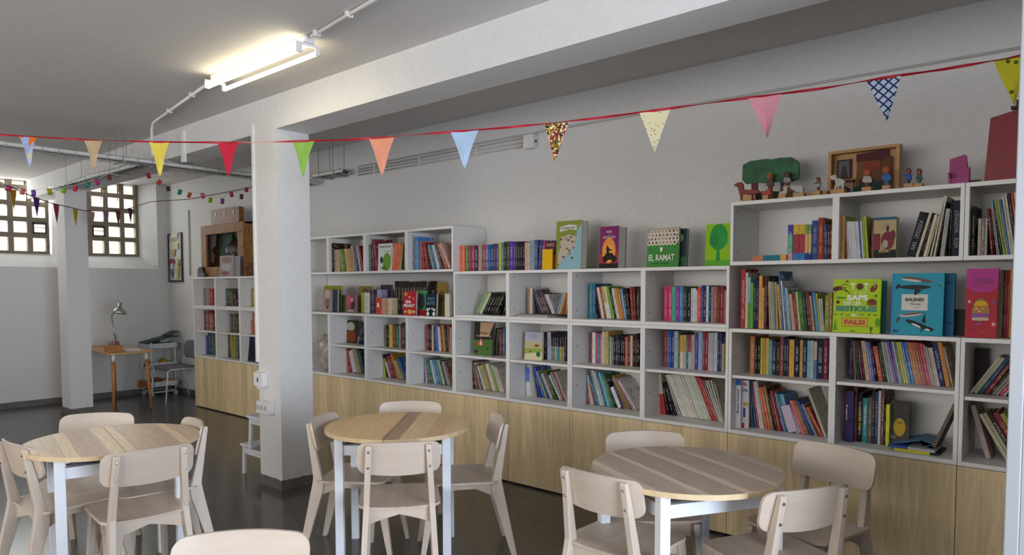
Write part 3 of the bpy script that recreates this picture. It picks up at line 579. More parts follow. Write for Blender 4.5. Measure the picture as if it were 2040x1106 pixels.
row('', '', *ZB_, b0, .18, '390 470 0 6a6258;408 470 -25 c0b8a8;448 460 -35 a83030;478 470 -48 8a2430;508 470 -58 c8c8c8;556 450 -66 a89878;590 440 -70 8a8060;622 450 -74 204850;655', **cub(-3))
row('', '', *ZB_, MID[0]-.005, .16, '555 300 15 a08068;575 150 40 303858;600 130 40 2a3450;625 130 30 3a4a60;655', **cub(-3))
row('', '', *ZB_, b0, .18, '775 560 0 a8b8d8;795 555 0 6a90d0;818 535 -6 c8c8c8;850 540 -14 d8d4cc;880 580 -25 a8c020;925 530 -55 281c40;950 620 -58 c8c0c8;975 535 -62 98182c;1010 530 -62 8a1828;1045 520 -80 d8a818;1082 600 -86 d0a898;1110 600 -92 b8a840;1132 560 -98 2068b0;1158', **cub(-2))
row('', '', *ZB_, b0, .18, '1265 600 0 c8c0a0;1295 570 0 b0b890;1318 565 -12 2860b0;1345 570 -26 8aa0b0;1370 570 -32 3a5a88;1396 575 -38 b8b8c0;1420 590 -42 a83848;1446 590 -48 2f7a60;1476 590 -52 3a6858;1504 595 -58 c8d8d8;1532 590 -66 5a90b0;1568 590 -72 3a80b0;1606 590 -78 c8c080;1640 600 -80 2a4060;1668 610 -80 a8b0b8;1694 620 -78 8a5a48;1720', **cub(-1))
# far shelves beside the desk
Zf_ = (170,580,3.949)
row('', '', *Zf_, b1, .12, '912 -20 0 9a9080;925 -20 0 a89a88;938 -20 0 8a8478;950 -20 0 b0a898;962 -20 0 a09888;974 -15 0 c02838;988 -15 0 a82030;1004', **cub(-8))
row('', '', *Zf_, b1, .12, '1090 -20 0 3a4a58;1104 -20 0 4a6a78;1118 -20 0 4a6040;1134 -15 -5 5a5a30;1150 -10 -10 7a7868;1164 -5 -16 504838;1180 0 -24 5a3a58;1198', **cub(-7))
row('', '', *Zf_, b1, .12, '1308 -20 0 a89020;1330 -20 0 b89a20;1362', **cub(-6))
row('', '', *Zf_, .985, .12, '935 155 0 7a2828;950 155 0 8a7a68;965 160 0 983028;980 175 0 a87858;996 170 0 7a3a30;1010', **cub(-8))
row('', '', *Zf_, .985, .12, '1142 180 0 4a5038;1160 180 0 5a6a40;1178 180 0 6a3a38;1192 185 0 3a3a40;1206', **cub(-7))
row('', '', *Zf_, .985, .12, '1305 235 0 c05038;1318 175 0 b04820;1342 175 0 c05020;1362', **cub(-6))
row('', '', *Zf_, b0, .14, '932 360 -12 b0a8a0;942 350 -10 283c90;965 320 0 284068;990 320 0 1f6070;1004 325 0 5a6058;1014', **cub(-8))
row('', '', *Zf_, b0, .14, '1110 325 -15 3a3028;1128 325 -18 5a5040;1146 325 -20 a8a048;1168 330 8 98903c;1185 330 14 b0b090;1200 330 6 303848;1212', **cub(-7))
# open shelf past the pillar
Y0 = .06
row('', '', *ZA_, ZS1, .10, '502 720 0 a8b030;532 720 0 d8d8d0;582 -;586 690 0 2a2040;606 690 0 6a6070;622 690 0 2a1f48;640 700 0 24203a;656 690 0 a8a8b0;676 690 0 a0a0c0;700', depth=.14)
row('', '', *ZA_, ZS1, .04, '705 775 0 d0a088;728 775 0 c8a080;750 775 0 c89080;768 775 0 d8c8a0;802', depth=.13)
row('', '', *ZA_, ZS1, .12, '838 605 0 241c18;868 612 0 2c241e;900 612 0 382c22;930 612 0 2c241e;960 610 0 382c22;990 610 0 2c241e;1020 608 0 40342a;1050 608 0 2c241e;1080 606 0 382c22;1110 605 0 30261c;1155', depth=.14)
# ---- the ones that show largest are things of their own, the rest one mass
cand = [b for b in BOOKS if b['phrase']]
cand.sort(key=lambda b: -b['area'])
own = cand[:286]; ownid = set(id(b) for b in own); rest = [b for b in BOOKS if id(b) not in ownid]
cnt = {}
for b in BOOKS:
    if not b['phrase']: continue
    b['no'] = cnt.get(b['phrase'], 0); cnt[b['phrase']] = b['no']+1
for b in own:
    bm = bmesh.new(); cover_mesh(bm, b['w'], b['h'], b['d'], b['cols'], Matrix.Translation((0 if b['ang'] <= 0 else -b['w'], 0, 0)), rb)
    lean = abs(b['ang']) > .05; siz = 'thin' if b['w'] < .011 else 'thick' if b['w'] > .028 else 'tall' if b['h'] > .27 else 'small' if b['h'] < .19 else ''
    adj = (siz+' ' if siz else '')+('leaning ' if lean else '')
    c = cname(b['cols'][0]); 
    if len(b['cols']) == 2 and cname(b['cols'][1]) != c and 'folders' not in b['phrase']: c = c+' and '+cname(b['cols'][1])
    if len(b['cols']) == 3: c = '-'.join([cname(q) for q in b['cols'][:2]])+' block'
    lab = '%s%s book, %s from the pillar, %s' % (adj, c, ORD[b['no']], b['phrase'])
    while len(lab.split()) > 16 and adj: adj = ' '.join(adj.split()[1:]); adj = adj+' ' if adj else ''; lab = '%s%s book, %s from the pillar, %s' % (adj, c, ORD[b['no']], b['phrase'])
    o = obj('book', bm, BM_, None, (b['a'] if b['ang'] <= 0 else b['b'], b['Y'], b['Z']+.0004)); o.rotation_euler = (0, b['ang'], 0)
    tag(o, lab, 'book', b['group'])
    bm = bmesh.new(); pages_mesh(bm, b['w'], b['h'], b['d'], Matrix.Translation((0 if b['ang'] <= 0 else -b['w'], 0, 0))); obj('pages', bm, pagem, o)
bm = bmesh.new(); pg = bmesh.new()
for b in rest:
    M = Matrix.Translation((b['a'] if b['ang'] <= 0 else b['b'], b['Y'], b['Z']+.0004)) @ Matrix.Rotation(b['ang'], 4, 'Y') @ Matrix.Translation((0 if b['ang'] <= 0 else -b['w'], 0, 0))
    cover_mesh(bm, b['w'], b['h'], b['d'], b['cols'], M, rb); pages_mesh(pg, b['w'], b['h'], b['d'], M)
o = obj('shelved_books', bm, BM_, kind='stuff'); tag(o, 'mass of small distant and narrow books filling the white shelves', 'books'); obj('pages', pg, pagem, o)
print('BOOKS own', len(own), 'rest', len(rest))
# ================================================================ books and boxes showing their front
def art(parent, W_, H_, items, name='cover_print'):
    """printed shapes on a front board in cover coordinates 0..1; one mesh"""
    bm = bmesh.new(); n = 0
    for it in items:
        k = it[0]
        if k == 't': continue
        z = -.0004 - .00012*n; n += 1
        if k == 'e':
            _, cx, cy, rx, ry, col = it[:6]; rot = R(it[6]) if len(it) > 6 else 0
            pts = []
            for q in range(18):
                a = 2*PI*q/18; x, y = rx*W_*math.cos(a), ry*W_*math.sin(a)
                pts.append((cx*W_+x*math.cos(rot)-y*math.sin(rot), cy*H_+x*math.sin(rot)+y*math.cos(rot)))
        elif k == 'r':
            _, x0, y0, x1, y1, col = it; pts = [(x0*W_, y0*H_), (x1*W_, y0*H_), (x1*W_, y1*H_), (x0*W_, y1*H_)]
        else: _, pts, col = it; pts = [(x*W_, y*H_) for x, y in pts]
        fs = prism(bm, pts, z, z-.0002, 'y'); paint(bm, fs, col)
    o = obj(name, bm, vcol(), parent)
    for it in items:
        if it[0] == 't':
            _, s, cx, cy, w, h, col = it[:7]
            M = Matrix.Translation((cx*W_, -.0006-.00012*n-.0004, cy*H_)) @ Matrix.Rotation(R(90), 4, 'X')
            if len(it) > 7: M = M @ Matrix.Rotation(R(it[7]), 4, 'Z')
            text(parent, 'title', s, col, M, w*W_, h*H_, 0, it[8] if len(it) > 8 else .0)
    return o
def front_book(zm, x0, x1, top, Zf, Y, t, col, label, items=(), group='picture books shown face out', tilt=6, pages=True, name='book', cat='book', yaw=0, back=None):
    ox, oy, s = zm; X0, X1 = xat(ox+x0/s, Y, Zf), xat(ox+x1/s, Y, Zf); H = at(ox+(x0+x1)/2/s, oy+top/s, Y=Y).z-Zf; W_ = X1-X0
    H = H/math.cos(R(tilt))
    bm = bmesh.new()   # front and back board, spine at the pillar side
    b = .0022; fs = prism(bm, [(0, 0), (W_, 0), (W_, b), (b, b), (b, t-b), (W_, t-b), (W_, t), (0, t)], 0, H, 'z'); paint(bm, fs, col)
    if back: paint(bm, [f for f in fs if f.calc_center_median().y > t*.5], back)
    o = obj(name, bm, vcol(), None, (X0, Y, Zf+.0005+(t*math.sin(R(0))))); o.rotation_euler = (R(-tilt), 0, R(yaw))
    tag(o, label, cat, group)
    if pages: bm = bmesh.new(); box(bm, b*1.02, b*1.1, .003, W_-.004, t-b*1.1, H-.003); obj('pages', bm, pagem, o)
    if items: art(o, W_, H, items)
    return o, W_, H
rr = random.Random(3)
sheep = [('r', 0, .60, 1, 1, 'a89888')]
for j in range(4):
    for i in range(8+j % 2):
        x = .06+i*.115-(j % 2)*.03; y = .62+j*.095
        if x < .04 or x > .96: continue
        sheep.append(('e', x, y, .055, .075, 'e4ddd0')); sheep.append(('e', x, y+.01, .028, .045, rr.choice(['a07858', '6a4a38', '4a3a38', 'b08a68'])))
map_items = [('p', [(.02, 0), (.12, .05), (.3, .25), (.6, .36), (.78, .55), (.82, .8), (1, .93), (1, 0)], '8fb4bc'), ('p', [(.1, .12), (.2, .12), (.3, .24), (.6, .35), (.74, .5), (.8, .66), (.55, .72), (.18, .66), (.16, .42), (.1, .3)], 'c0b09c'),
 ('p', [(.14, .78), (.5, .82), (.8, .8), (.8, .9), (.5, .92), (.14, .88)], 'd8d4cc'), ('t', 'DESCOBREIX L\'EBRE', .47, .85, .56, .04, '303030')]
for k in range(13): map_items.append(('e', .16+.55*rr.random(), .22+.5*rr.random(), .05, .035, rr.choice(['6a5a50', '7a6a5a', '8a7a88', '5a5a40'])))
front_book(Z3_, 1036, 1290, 48, ZS2, .05, .075, '88903a', 'green picture book with a blue and cream illustrated map, standing on the low shelves', map_items, tilt=3)
front_book(Z3_, 930, 1036, 250, ZS2, .045, .014, '4a1a38', 'dark purple and red book cover standing between the spines and map book', [('p', [(0, 0), (1, 0), (1, .5), (0, .3)], '9a2c28'), ('t', 'MAPES', .5, .85, .7, .12, 'd8a878')], tilt=2)
front_book(Z3_, 905, 1003, 335, ZS2, .020, .012, 'e0b008', 'plain yellow card book in front of the dark purple cover', [], tilt=2, pages=False)
front_book(Z4_, 117, 305, 105, ZS2, .04, .10, '7a1f60', 'purple book showing an orange sun and black motorcycle silhouette', [('r', 0, 0, 1, .12, '17101a'), ('p', [(0, .12), (1, .12), (1, .4), (0, .34)], 'b03038'), ('e', .5, .42, .36, .58, 'e89038'), ('e', .5, .36, .3, .4, 'e8a040'),
 ('e', .32, .22, .15, .15, '1a1418'), ('e', .78, .22, .15, .15, '1a1418'), ('p', [(.2, .22), (.35, .36), (.7, .36), (.85, .22), (.6, .2), (.4, .2)], '1a1418'), ('p', [(.4, .34), (.36, .48), (.42, .56), (.5, .48), (.7, .42), (.5, .42), (.55, .34)], '1a1418'),
 ('t', 'NORA', .5, .87, .28, .055, 'f0e8e0'), ('t', 'EN', .5, .805, .07, .02, 'f0e8e0'), ('t', 'MOTOCICLETA', .5, .74, .66, .055, 'f0e8e0')], tilt=3)
front_book(Z4_, 590, 905, 122, ZS2, .04, .02, '3f8a38', 'white and green picture book with a crowd of sheep titled in white', sheep+[('e', .48, .47, .045, .09, 'f0ece4'), ('e', .48, .52, .025, .03, '302828'), ('t', 'EL RAMAT', .5, .24, .82, .16, 'e8e4d8', 0, .02), ('r', .22, .085, .42, .1, '202820'), ('r', .47, .085, .74, .1, '202820')], tilt=5)
front_book(Z4_, 880, 985, 128, ZS2, .075, .025, '1a2c38', 'dark night-coloured book half hidden behind the sheep book', [('r', 0, 0, 1, .26, '2a6038'), ('e', .25, .76, .4, .4, 'a8a888')], tilt=4)
front_book(Z4_, 1175, 1425, 78, ZS2, .05, .022, '8fc000', 'bright lime green book with a darker green tree, beside the wall-hung unit', [('r', 0, .0, 1, .14, '5aa820'), ('p', [(.44, .12), (.6, .12), (.56, .5), (.48, .5)], '1f8838'), ('e', .52, .68, .36, .5, '22933c'), ('e', .36, .6, .2, .26, '1f8838'), ('e', .7, .6, .18, .24, '279a42')], tilt=4)
front_book(Z5_, 250, 478, 75, MID[0], .12, .012, '2a2420', 'dark forest picture book with red tent on green meadow', [('p', [(0, 0), (.95, 0), (.95, .5), (0, .45)], '4a7030'), ('p', [(.3, .56), (.75, .58), (1, 1), (.3, 1)], 'b89878'), ('p', [(.12, .3), (.35, .52), (.55, .3)], 'c04830'), ('p', [(.3, .32), (.38, .5), (.42, .3)], 'e8dcd0'), ('e', .15, .1, .1, .07, '38303a'), ('e', .7, .2, .06, .05, '304820'), ('t', 'El bosc', .45, .68, .5, .07, '201814', 0, .02), ('t', 'DE COSA NOSTRA', .5, .585, .75, .045, 'e8d8b8')], tilt=4)
front_book(Z5_, 842, 1042, 188, MID[1], .11, .018, 'd8cca8', 'pale landscape picture book with a dark green round sticker', [('r', 0, .6, 1, 1, 'b0b0c0'), ('p', [(0, .35), (1, .45), (1, .65), (0, .68)], 'c0b088'), ('p', [(0, .2), (1, .3), (1, .44), (0, .4)], '98a848'), ('e', .8, .21, .12, .12, '1a7038'), ('e', .7, .52, .14, .06, '8a4838'), ('e', .35, .3, .08, .05, '6a7838'), ('t', 'LES AVENTURES', .5, .9, .5, .03, '606880'), ('t', 'ARPIEUS', .5, .82, .5, .08, '8088a0')], tilt=3)
front_book(Z9_, 1262, 1862, 232, ZS1, .022, .018, 'b0d010', 'lime green insect book with big white and teal lettering', [
 ('t', 'T', .42, .86, .09, .12, 'f0f0e8', 0, .04), ('e', .56, .86, .075, .075, '5a3828'), ('t', 'T', .70, .86, .09, .12, 'f0f0e8', 0, .04), ('t', 'EL QUE', .57, .745, .24, .04, 'd8e8b0', 0, .02), ('t', 'SAPS', .52, .655, .44, .1, 'f0f0e8', 0, .04), ('t', 'DE LES', .42, .55, .36, .065, 'f0f0e8', 0, .03), ('t', 'BESTIOLES', .5, .45, .86, .1, '108070', 0, .05), ('t', 'ÉS', .47, .335, .1, .05, 'f0f0e8', 0, .03),
 ('r', .2, .115, .75, .28, 'a83020'), ('r', .21, .125, .74, .27, 'd8b830'), ('t', 'FALS!', .475, .198, .44, .09, 'b03828', 0, .05),
 ('e', .1, .83, .1, .05, '703020'), ('e', .04, .81, .06, .05, '4a2018'), ('p', [(.1, .85), (.25, .92), (.38, .84), (.25, .905)], '5a2818'), ('p', [(.1, .83), (.25, .85), (.28, .74), (.23, .83)], '5a2818'), ('p', [(.1, .81), (.3, .79), (.4, .68), (.29, .77)], '5a2818'), ('p', [(.05, .8), (.03, .7), (.07, .8)], '5a2818'),
 ('e', .85, .83, .06, .1, '8a3020', -35), ('e', .86, .9, .015, .08, 'a89868', 10), ('e', .16, .65, .12, .02, '4a8830'), ('e', .82, .57, .1, .08, '7a3820'), ('p', [(.7, .52), (.76, .56), (.98, .51)], '8a5030'), ('e', .1, .57, .04, .04, '5a3020'), ('e', .29, .96, .03, .02, '603020'), ('e', .9, .69, .03, .02, '303020'),
 ('e', .06, .34, .05, .008, '202018'), ('e', .2, .34, .04, .008, '202018', 40), ('e', .33, .33, .05, .008, '202018', 15), ('e', .62, .34, .05, .008, '202018'), ('e', .77, .34, .04, .008, '202018', 40), ('e', .9, .34, .05, .008, '202018', 10),
 ('p', [(.02, .04), (.06, .26), (.08, .1), (.12, .05)], '4a9828'), ('e', .95, .2, .05, .1, '60a020'), ('e', .82, .07, .02, .08, '508030'), ('p', [(.76, .14), (.82, .08), (.82, .06)], '304818'), ('p', [(.9, .14), (.83, .08), (.83, .06)], '304818'), ('e', .45, .03, .07, .01, '38501c')], tilt=3)
front_book(Z9_, 1862, 1925, 252, ZS1, .10, .02, '2a8088', 'teal hardback half hidden behind the lime green insect book', [], tilt=3)
wh = [('r', 0, 0, .04, 1, '2a88c0'), ('r', .2, .40, .245+.46, .66, 'd8d4c8'), ('t', 'BALENES', .455, .575, .36, .055, '202020', 0, .03), ('t', 'Vida i mots', .47, .505, .2, .04, '404040'), ('e', .5, .445, .06, .004, '606060'),
 ('e', .5, .895, .3, .045, '6a5a50', -10), ('e', .38, .885, .2, .025, 'd0c8c0', -8), ('p', [(.78, .85), (.93, .81), (.95, .76), (.88, .82)], '504840'), ('e', .46, .775, .3, .05, '24262c', 0), ('p', [(.06, .76), (.12, .83), (.2, .79), (.1, .74)], '24262c'), ('p', [(.45, .74), (.6, .73), (.46, .64), (.44, .66)], '24262c'),
 ('e', .38, .33, .22, .045, 'c8c0b4', 8), ('e', .4, .345, .2, .02, '58504c', 8), ('p', [(.12, .27), (.2, .3), (.14, .2), (.1, .2)], '48403c'), ('p', [(.58, .36), (.72, .38), (.58, .37)], '48403c'),
 ('e', .52, .175, .25, .05, '1a1c20', -22), ('p', [(.6, .22), (.66, .36), (.68, .2)], '1a1c20'), ('e', .5, .16, .1, .02, 'e0ddd8', -25), ('e', .74, .11, .1, .045, '1a1c20', -15), ('e', .72, .095, .05, .018, 'e8e4e0', -15), ('p', [(.3, .2), (.38, .24), (.24, .17)], '1a1c20'), ('p', [(.6, .1), (.66, .12), (.58, .04)], '1a1c20'), ('r', .06, .035, .095, .08, '1a2430'), ('r', .11, .035, .16, .08, '2a5880')]
front_book(Z10_, 206, 842, 150, ZS1, .022, .015, '2898b0', 'big blue whale picture book with a white title panel', wh, tilt=3)
front_book(Z10_, 842, 975, 152, ZS1, .09, .03, '20688c', 'darker blue whale book half hidden behind the big whale book', [('e', .6, .2, .3, .1, '283848'), ('e', .4, .85, .3, .1, '2a3844')], tilt=2)
front_book(Z10_, 985, 1110, 590, ZS1, .14, .03, '10181a', 'small black book in the gap behind whale and pink books', [], tilt=2)
front_book(Z10_, 1112, 1502, 92, ZS1, .022, .02, 'b02838', 'tall pink and red book with a colourful egg-shaped figure', [('p', [(0, 1), (1, 1), (1, .72), (.75, .66), (.3, .66), (0, .72)], 'b83888'), ('t', 'MON GRAN LLIBRE', .5, .93, .55, .02, '802060'), ('t', 'COS HUMÀ', .5, .83, .7, .12, '70205a'), ('t', 'amb solapes i sorpreses', .5, .725, .5, .02, '802060'),
 ('e', .48, .38, .31, .42, '783050'), ('e', .48, .38, .28, .38, 'b07838'), ('p', [(.25, .46), (.72, .46), (.65, .53), (.33, .53)], 'd8a818'), ('p', [(.34, .53), (.62, .53), (.5, .57)], '6a9828'), ('r', .2, .3, .76, .35, '8a50a0'), ('r', .22, .25, .74, .29, 'c8b8a0'), ('e', .35, .42, .04, .03, 'e8d8b0'), ('e', .55, .42, .04, .03, 'e0a080'), ('e', .45, .38, .05, .03, 'd8c8a0'), ('e', .42, .2, .12, .05, 'a84880'),
 ('e', .12, .52, .04, .06, 'c8c0c8'), ('e', .87, .52, .05, .06, '7a5a90'), ('e', .9, .2, .12, .14, 'c83840'), ('e', .9, .2, .04, .06, 'e8c8c0'), ('e', .2, .12, .06, .05, '803848'), ('e', .55, .08, .1, .04, 'c83038')], tilt=3)
# crafts book (thick, turned so its front shows) and the atlas neighbours
def spine_text(zm, x0, x1, y0, y1, Zf, Y, s, col, parentlab):
    pass
o, w_, h_ = front_book(Z11_, 120, 196, 470, b0, .10, .012, 'c8c4cc', 'white crafts book cover with a cartoon-free child drawing beside its thick spine', [('t', 'Ma', .5, .92, .5, .07, 'c03040', 0, .03), ('t', 'Crea', .5, .8, .7, .08, '304878', 0, .03), ('e', .5, .5, .16, .2, 'b07850'), ('r', .32, .22, .62, .42, '4a4088'), ('e', .8, .5, .2, .3, '98a860'), ('r', 0, 0, .5, .1, 'b02830')], tilt=0)
o['label'] = 'white crafts book cover showing a drawn child, beside the thick white spine'
o, w_, h_ = front_book(Z11_, 68, 118, 462, b0, .075, .02, 'e4e4e8', 'thick white crafts book spine with blue top, in the bottom cubby', [('r', 0, .88, 1, 1, '2868c0'), ('t', 'Manetes Creatives', .5, .58, 2.4, .0, '304878')][:1], tilt=0, pages=False)
text(o, 'title', 'Manetes Creatives', '304878', Matrix.Translation((w_*.5, -.002, h_*.55)) @ Matrix.Rotation(R(90), 4, 'X') @ Matrix.Rotation(R(90), 4, 'Z'), h_*.5, w_*.42, 0, .02)
o, w_, h_ = front_book(Z11_, 582, 668, 722, b0, .13, .012, 'c4b0c8', 'pale lilac booklet slanting in the bottom cubby with the crafts book', [], tilt=0); o.rotation_euler = (0, R(-18), 0)
o, w_, h_ = front_book(Z12_, 98, 172, 484, b0, .10, .02, '352a62', 'dark blue space book with white title down its side', [('e', .7, .4, .2, .5, '28204a')], tilt=0)
text(o, 'title', 'El espacio', 'd8d8e8', Matrix.Translation((w_*.2, -.002, h_*.58)) @ Matrix.Rotation(R(90), 4, 'X') @ Matrix.Rotation(R(-90), 4, 'Z'), h_*.3, w_*.3, 0, .01)
def side_title(zm, x, y0, y1, Zf, Y, s, col, thick):
    """prints a title down a spine that is already standing there"""
    ox, oy, sc = zm; X = xat(ox+x/sc, Y, Zf); a, b = at(ox+x/sc, oy+y0/sc, Y=Y).z, at(ox+x/sc, oy+y1/sc, Y=Y).z
    best = min((q for q in bpy.data.objects if q.name.startswith('book') and q.type == 'MESH' and abs(q.location.z-Zf) < .01), key=lambda q: abs(q.location.x+ .012-X))
    lx = X-best.location.x
    text(best, 'title', s, col, Matrix.Translation((lx, -.0006, (a+b)/2-best.location.z)) @ Matrix.Rotation(R(90), 4, 'X') @ Matrix.Rotation(R(-90), 4, 'Z'), abs(a-b), thick, 0, .01)
side_title(Z12_, 228, 630, 820, b0, .14, 'ATLAS DEL ESPAI', 'd8b830', .012)
side_title(Z12_, 275, 610, 800, b0, .14, 'CIENCIES', 'c8e0e0', .009)
front_book(Z12_, 490, 662, 575, b0, .16, .015, '4a4038', 'brown nature book with a large yellow oval on its cover', [('r', 0, .5, 1, 1, '3a3830'), ('e', .5, .42, .3, .52, 'b89818'), ('e', .5, .52, .16, .1, '8a7818'), ('e', .2, .85, .12, .1, '504a3a'), ('e', .75, .85, .14, .1, '5a4038'), ('e', .2, .2, .16, .1, '787058')], tilt=6)
front_book(Z13_, 190, 345, 95, MID[6], .30, .012, '30282a', 'dark cover standing at the back beside the white door cubby', [('e', .4, .7, .3, .4, '3c3030')], tilt=0)
front_book(ZA_, 668, 806, 228, bt, .03, .02, 'd8d8d4', 'white picture book with a green dragon, leaning in the wall-hung unit', [('e', .65, .32, .3, .42, '6a9828'), ('p', [(.2, .1), (.5, .2), (.7, .05), (.4, .03)], '4a7820'), ('e', .26, .4, .1, .16, '2a2828'), ('t', 'Sant Jordi', .5, .88, .8, .09, '202020', 0, .02), ('t', 'i el drac', .62, .72, .45, .06, '202020')], tilt=2)
front_book(ZA_, 917, 1045, 707, ZS1, .022, .022, 'b81c30', 'red comic book with white lettering on the open shelf by the pillar', [('t', 'NINA', .42, .56, .45, .13, 'f0e8e0', 0, .05), ('t', 'PEANUT', .5, .4, .85, .13, 'f0e8e0', 0, .05), ('e', .2, .88, .12, .1, 'd8a020'), ('e', .8, .7, .08, .08, 'd87828'), ('e', .55, .15, .2, .12, 'd8b028'), ('e', .2, .15, .07, .08, 'e0d8d0'), ('e', .85, .15, .1, .08, 'e0b8a0'), ('e', .5, .75, .06, .05, 'e0e0d8')], tilt=3)
front_book(ZA_, 1020, 1152, 700, ZS1, .085, .012, '4a9860', 'green book with a dark drawing behind the red comic book', [('r', 0, 0, 1, .22, 'a81c28'), ('e', .6, .55, .25, .4, '383848'), ('t', 'MOLLY', .55, .82, .5, .1, '203028', 0, .03)], tilt=3)
front_book(ZA_, 1145, 1250, 732, ZS1, .022, .025, '141c28', 'black comic book with white paw shapes and blue lettering', [('t', 'MALES', .5, .78, .66, .14, '6aa0c0'), ('t', 'BESTIES', .5, .58, .75, .14, '6aa0c0'), ('e', .18, .28, .11, .11, 'e0dcd0'), ('e', .36, .33, .07, .07, 'e0dcd0'), ('e', .62, .33, .07, .07, 'e0dcd0'), ('e', .82, .28, .1, .1, 'e0dcd0'), ('e', .22, .1, .14, .13, 'e0dcd0'), ('e', .8, .1, .14, .13, 'e0dcd0')], tilt=3)
front_book(ZA_, 1252, 1350, 622, ZS1, .12, .02, '8a7030', 'ochre brown book at the end of the open shelf by the pillar', [('e', .5, .6, .3, .4, '6a5428')], tilt=3)
front_book(ZA_, 1340, 1385, 732, ZS1, .03, .03, 'd0c8b8', 'narrow cream book standing at the end of the open shelf', [], tilt=0)
front_book(ZA_, 645, 702, 775, ZS1, .03, .03, 'c84030', 'small orange-red comic book with a white monogram', [('t', 'R', .5, .55, .5, .28, 'f0e8e0', 0, .05)], tilt=2)
front_book(ZA_, 692, 800, 642, ZS1, .17, .02, '3a2030', 'dark maroon cover behind the small orange-red comic', [('e', .4, .6, .2, .4, '5a3040'), ('e', .8, .5, .15, .4, '28203a')], tilt=2)
front_book(ZA_, 345, 448, 742, ZS1, .05, .012, '8a5058', 'pink and maroon patterned book on the open shelf by the pillar', [('e', .3, .65, .25, .35, 'b85060'), ('e', .7, .45, .2, .3, '3a2428'), ('t', 'ANNA', .5, .12, .6, .1, 'e0d8d8', 0, .02), ('e', .6, .7, .12, .12, 'd0a0a0')], tilt=2)
front_book(ZA_, 118, 205, 690, ZS1, .05, .03, '9a8478', 'beige patterned book beside the dark blue book near the pillar', [('e', .5, .8, .3, .3, 'b8a090'), ('e', .5, .4, .25, .3, '7a6058'), ('e', .5, .2, .12, .1, '382c2c')], tilt=2)
front_book(ZA_, 212, 262, 690, ZS1, .06, .02, '283848', 'dark blue narrow book near the pillar on the open shelf', [], tilt=2)
front_book(ZA_, 125, 300, 650, ZS1, .13, .02, '8a8a24', 'olive yellow book behind the beige patterned book', [], tilt=2)
front_book(ZA_, 470, 605, 655, ZS1, .18, .02, '8a7038', 'gold portrait book at the back of the open shelf', [('e', .5, .65, .3, .35, '6a5428'), ('e', .5, .6, .14, .2, 'a88858')], tilt=2)
front_book(ZA_, 300, 360, 745, ZS1, .14, .015, '4a6a48', 'dark green book behind the pink and maroon book', [], tilt=2)
front_book(ZB_, 400, 552, 112, MID[0]-.005, .2, .015, '283020', 'dark green book with a white cloud panel above the slanting books', [('e', .52, .72, .33, .22, 'b0aca0'), ('e', .6, .3, .35, .3, '8a3820'), ('e', .3, .25, .2, .2, '704818')], tilt=3)
# slipcase box with figure, coloured long box, lying magazines, stacked books
o, w_, h_ = front_book(Z8_, -2, 258, 482, bt, .03, .05, 'b0a070', 'boxed set with a red-coated figure printed above a black base', [('r', 0, 0, 1, .2, '15131a'), ('r', 0, .93, 1, 1, '2a5878'), ('r', .0, .2, .3, .6, '7a2830'), ('e', .52, .76, .14, .18, 'b89080'), ('e', .62, .72, .06, .16, '302420'), ('e', .62, .42, .3, .45, '7a2430'), ('e', .52, .34, .13, .2, 'b0a090'), ('e', .85, .55, .12, .25, '6a2830'), ('t', 'MOZART', .5, .17, .5, .07, 'c0a868', 0, .03)], tilt=0, name='boxed_set', cat='box', group='', pages=True)

bm = bmesh.new(); X0, X1 = xat(1440+378/6.375, .03, bt), xat(1440+818/6.375, .03, bt); w_ = X1-X0
for a, b, c in ((0, .3, 'c07858'), (.3, .8, '1a7088'), (.8, .97, 'd8a040'), (.97, 1, '7a2028')): paint(bm, box(bm, a*w_, 0, .0, b*w_, .16, .033), c)
tag(obj('book', bm, vcol(), None, (X0, .03, bt+.0005)), 'long flat book lying with orange, teal and amber blocks on its spine', 'book', 'books in the top cubby with colour-block books')
X0, X1 = xat(900+705/5.027, .1, b1), xat(900+1000/5.027, .1, b1)
for k, c in enumerate(('b8b4b0', '8a8488')):
    bm = bmesh.new(); paint(bm, box(bm, 0, 0, 0, X1-X0-.02*k, .24, .0095), c); o = obj('magazine', bm, vcol(), None, (X0+.01*k, .05+.01*k, b1+.0005+.0105*k))
    tag(o, ['pale grey magazine lying flat, lowest under the slanted brown books', 'darker grey magazine lying on the pale grey one'][k], 'magazine', 'flat grey magazines')
X0 = xat(1660+540/4.423, .06, b0); X1 = xat(1660+935/4.423, .06, b0)
specs = [('d0c820', '26221c', 0, .013, 'yellow and black book, lowest of the lying stack by yellow oval book'), ('b8b8b8', '3a5aa0', .014, .012, 'white and blue book lying above the yellow and black one')]
for k, (c, c2, dz, th, lab) in enumerate(specs):
    bm = bmesh.new(); w_ = X1-X0; 
    paint(bm, box(bm, 0, 0, 0, w_*(.8 if k == 0 else .45), .2, th), c if k == 0 else c2); paint(bm, box(bm, w_*(.8 if k == 0 else .45), 0, 0, w_*(1 if k == 0 else 1.05), .2, th), c2 if k == 0 else c)
    tag(obj('book', bm, vcol(), None, (X0-.03*k, .05, b0+.0005+dz)), lab, 'book', 'lying books by the yellow oval book')
bm = bmesh.new(); w_ = X1-X0; q = [(0, .0), (.06, .012), (.13, .034), (.20, .020), (w_*.7, .004), (w_*.95, 0)]
pts = [(x, z+.003) for x, z in q]+[(x, z) for x, z in q[::-1]]
paint(bm, prism(bm, pts, 0, .21, 'y'), '5a88a8'); o = tag(obj('magazine', bm, vcol(), None, (X0-.02, .09, b0+.0275)), 'curled blue magazine on top of the lying stack', 'magazine', 'lying books by the yellow oval book')
a, b = at(1740+755/6.5, 740+945/6.5, Y=.08), at(1740+1035/6.5, 740+400/6.5, Y=.08)
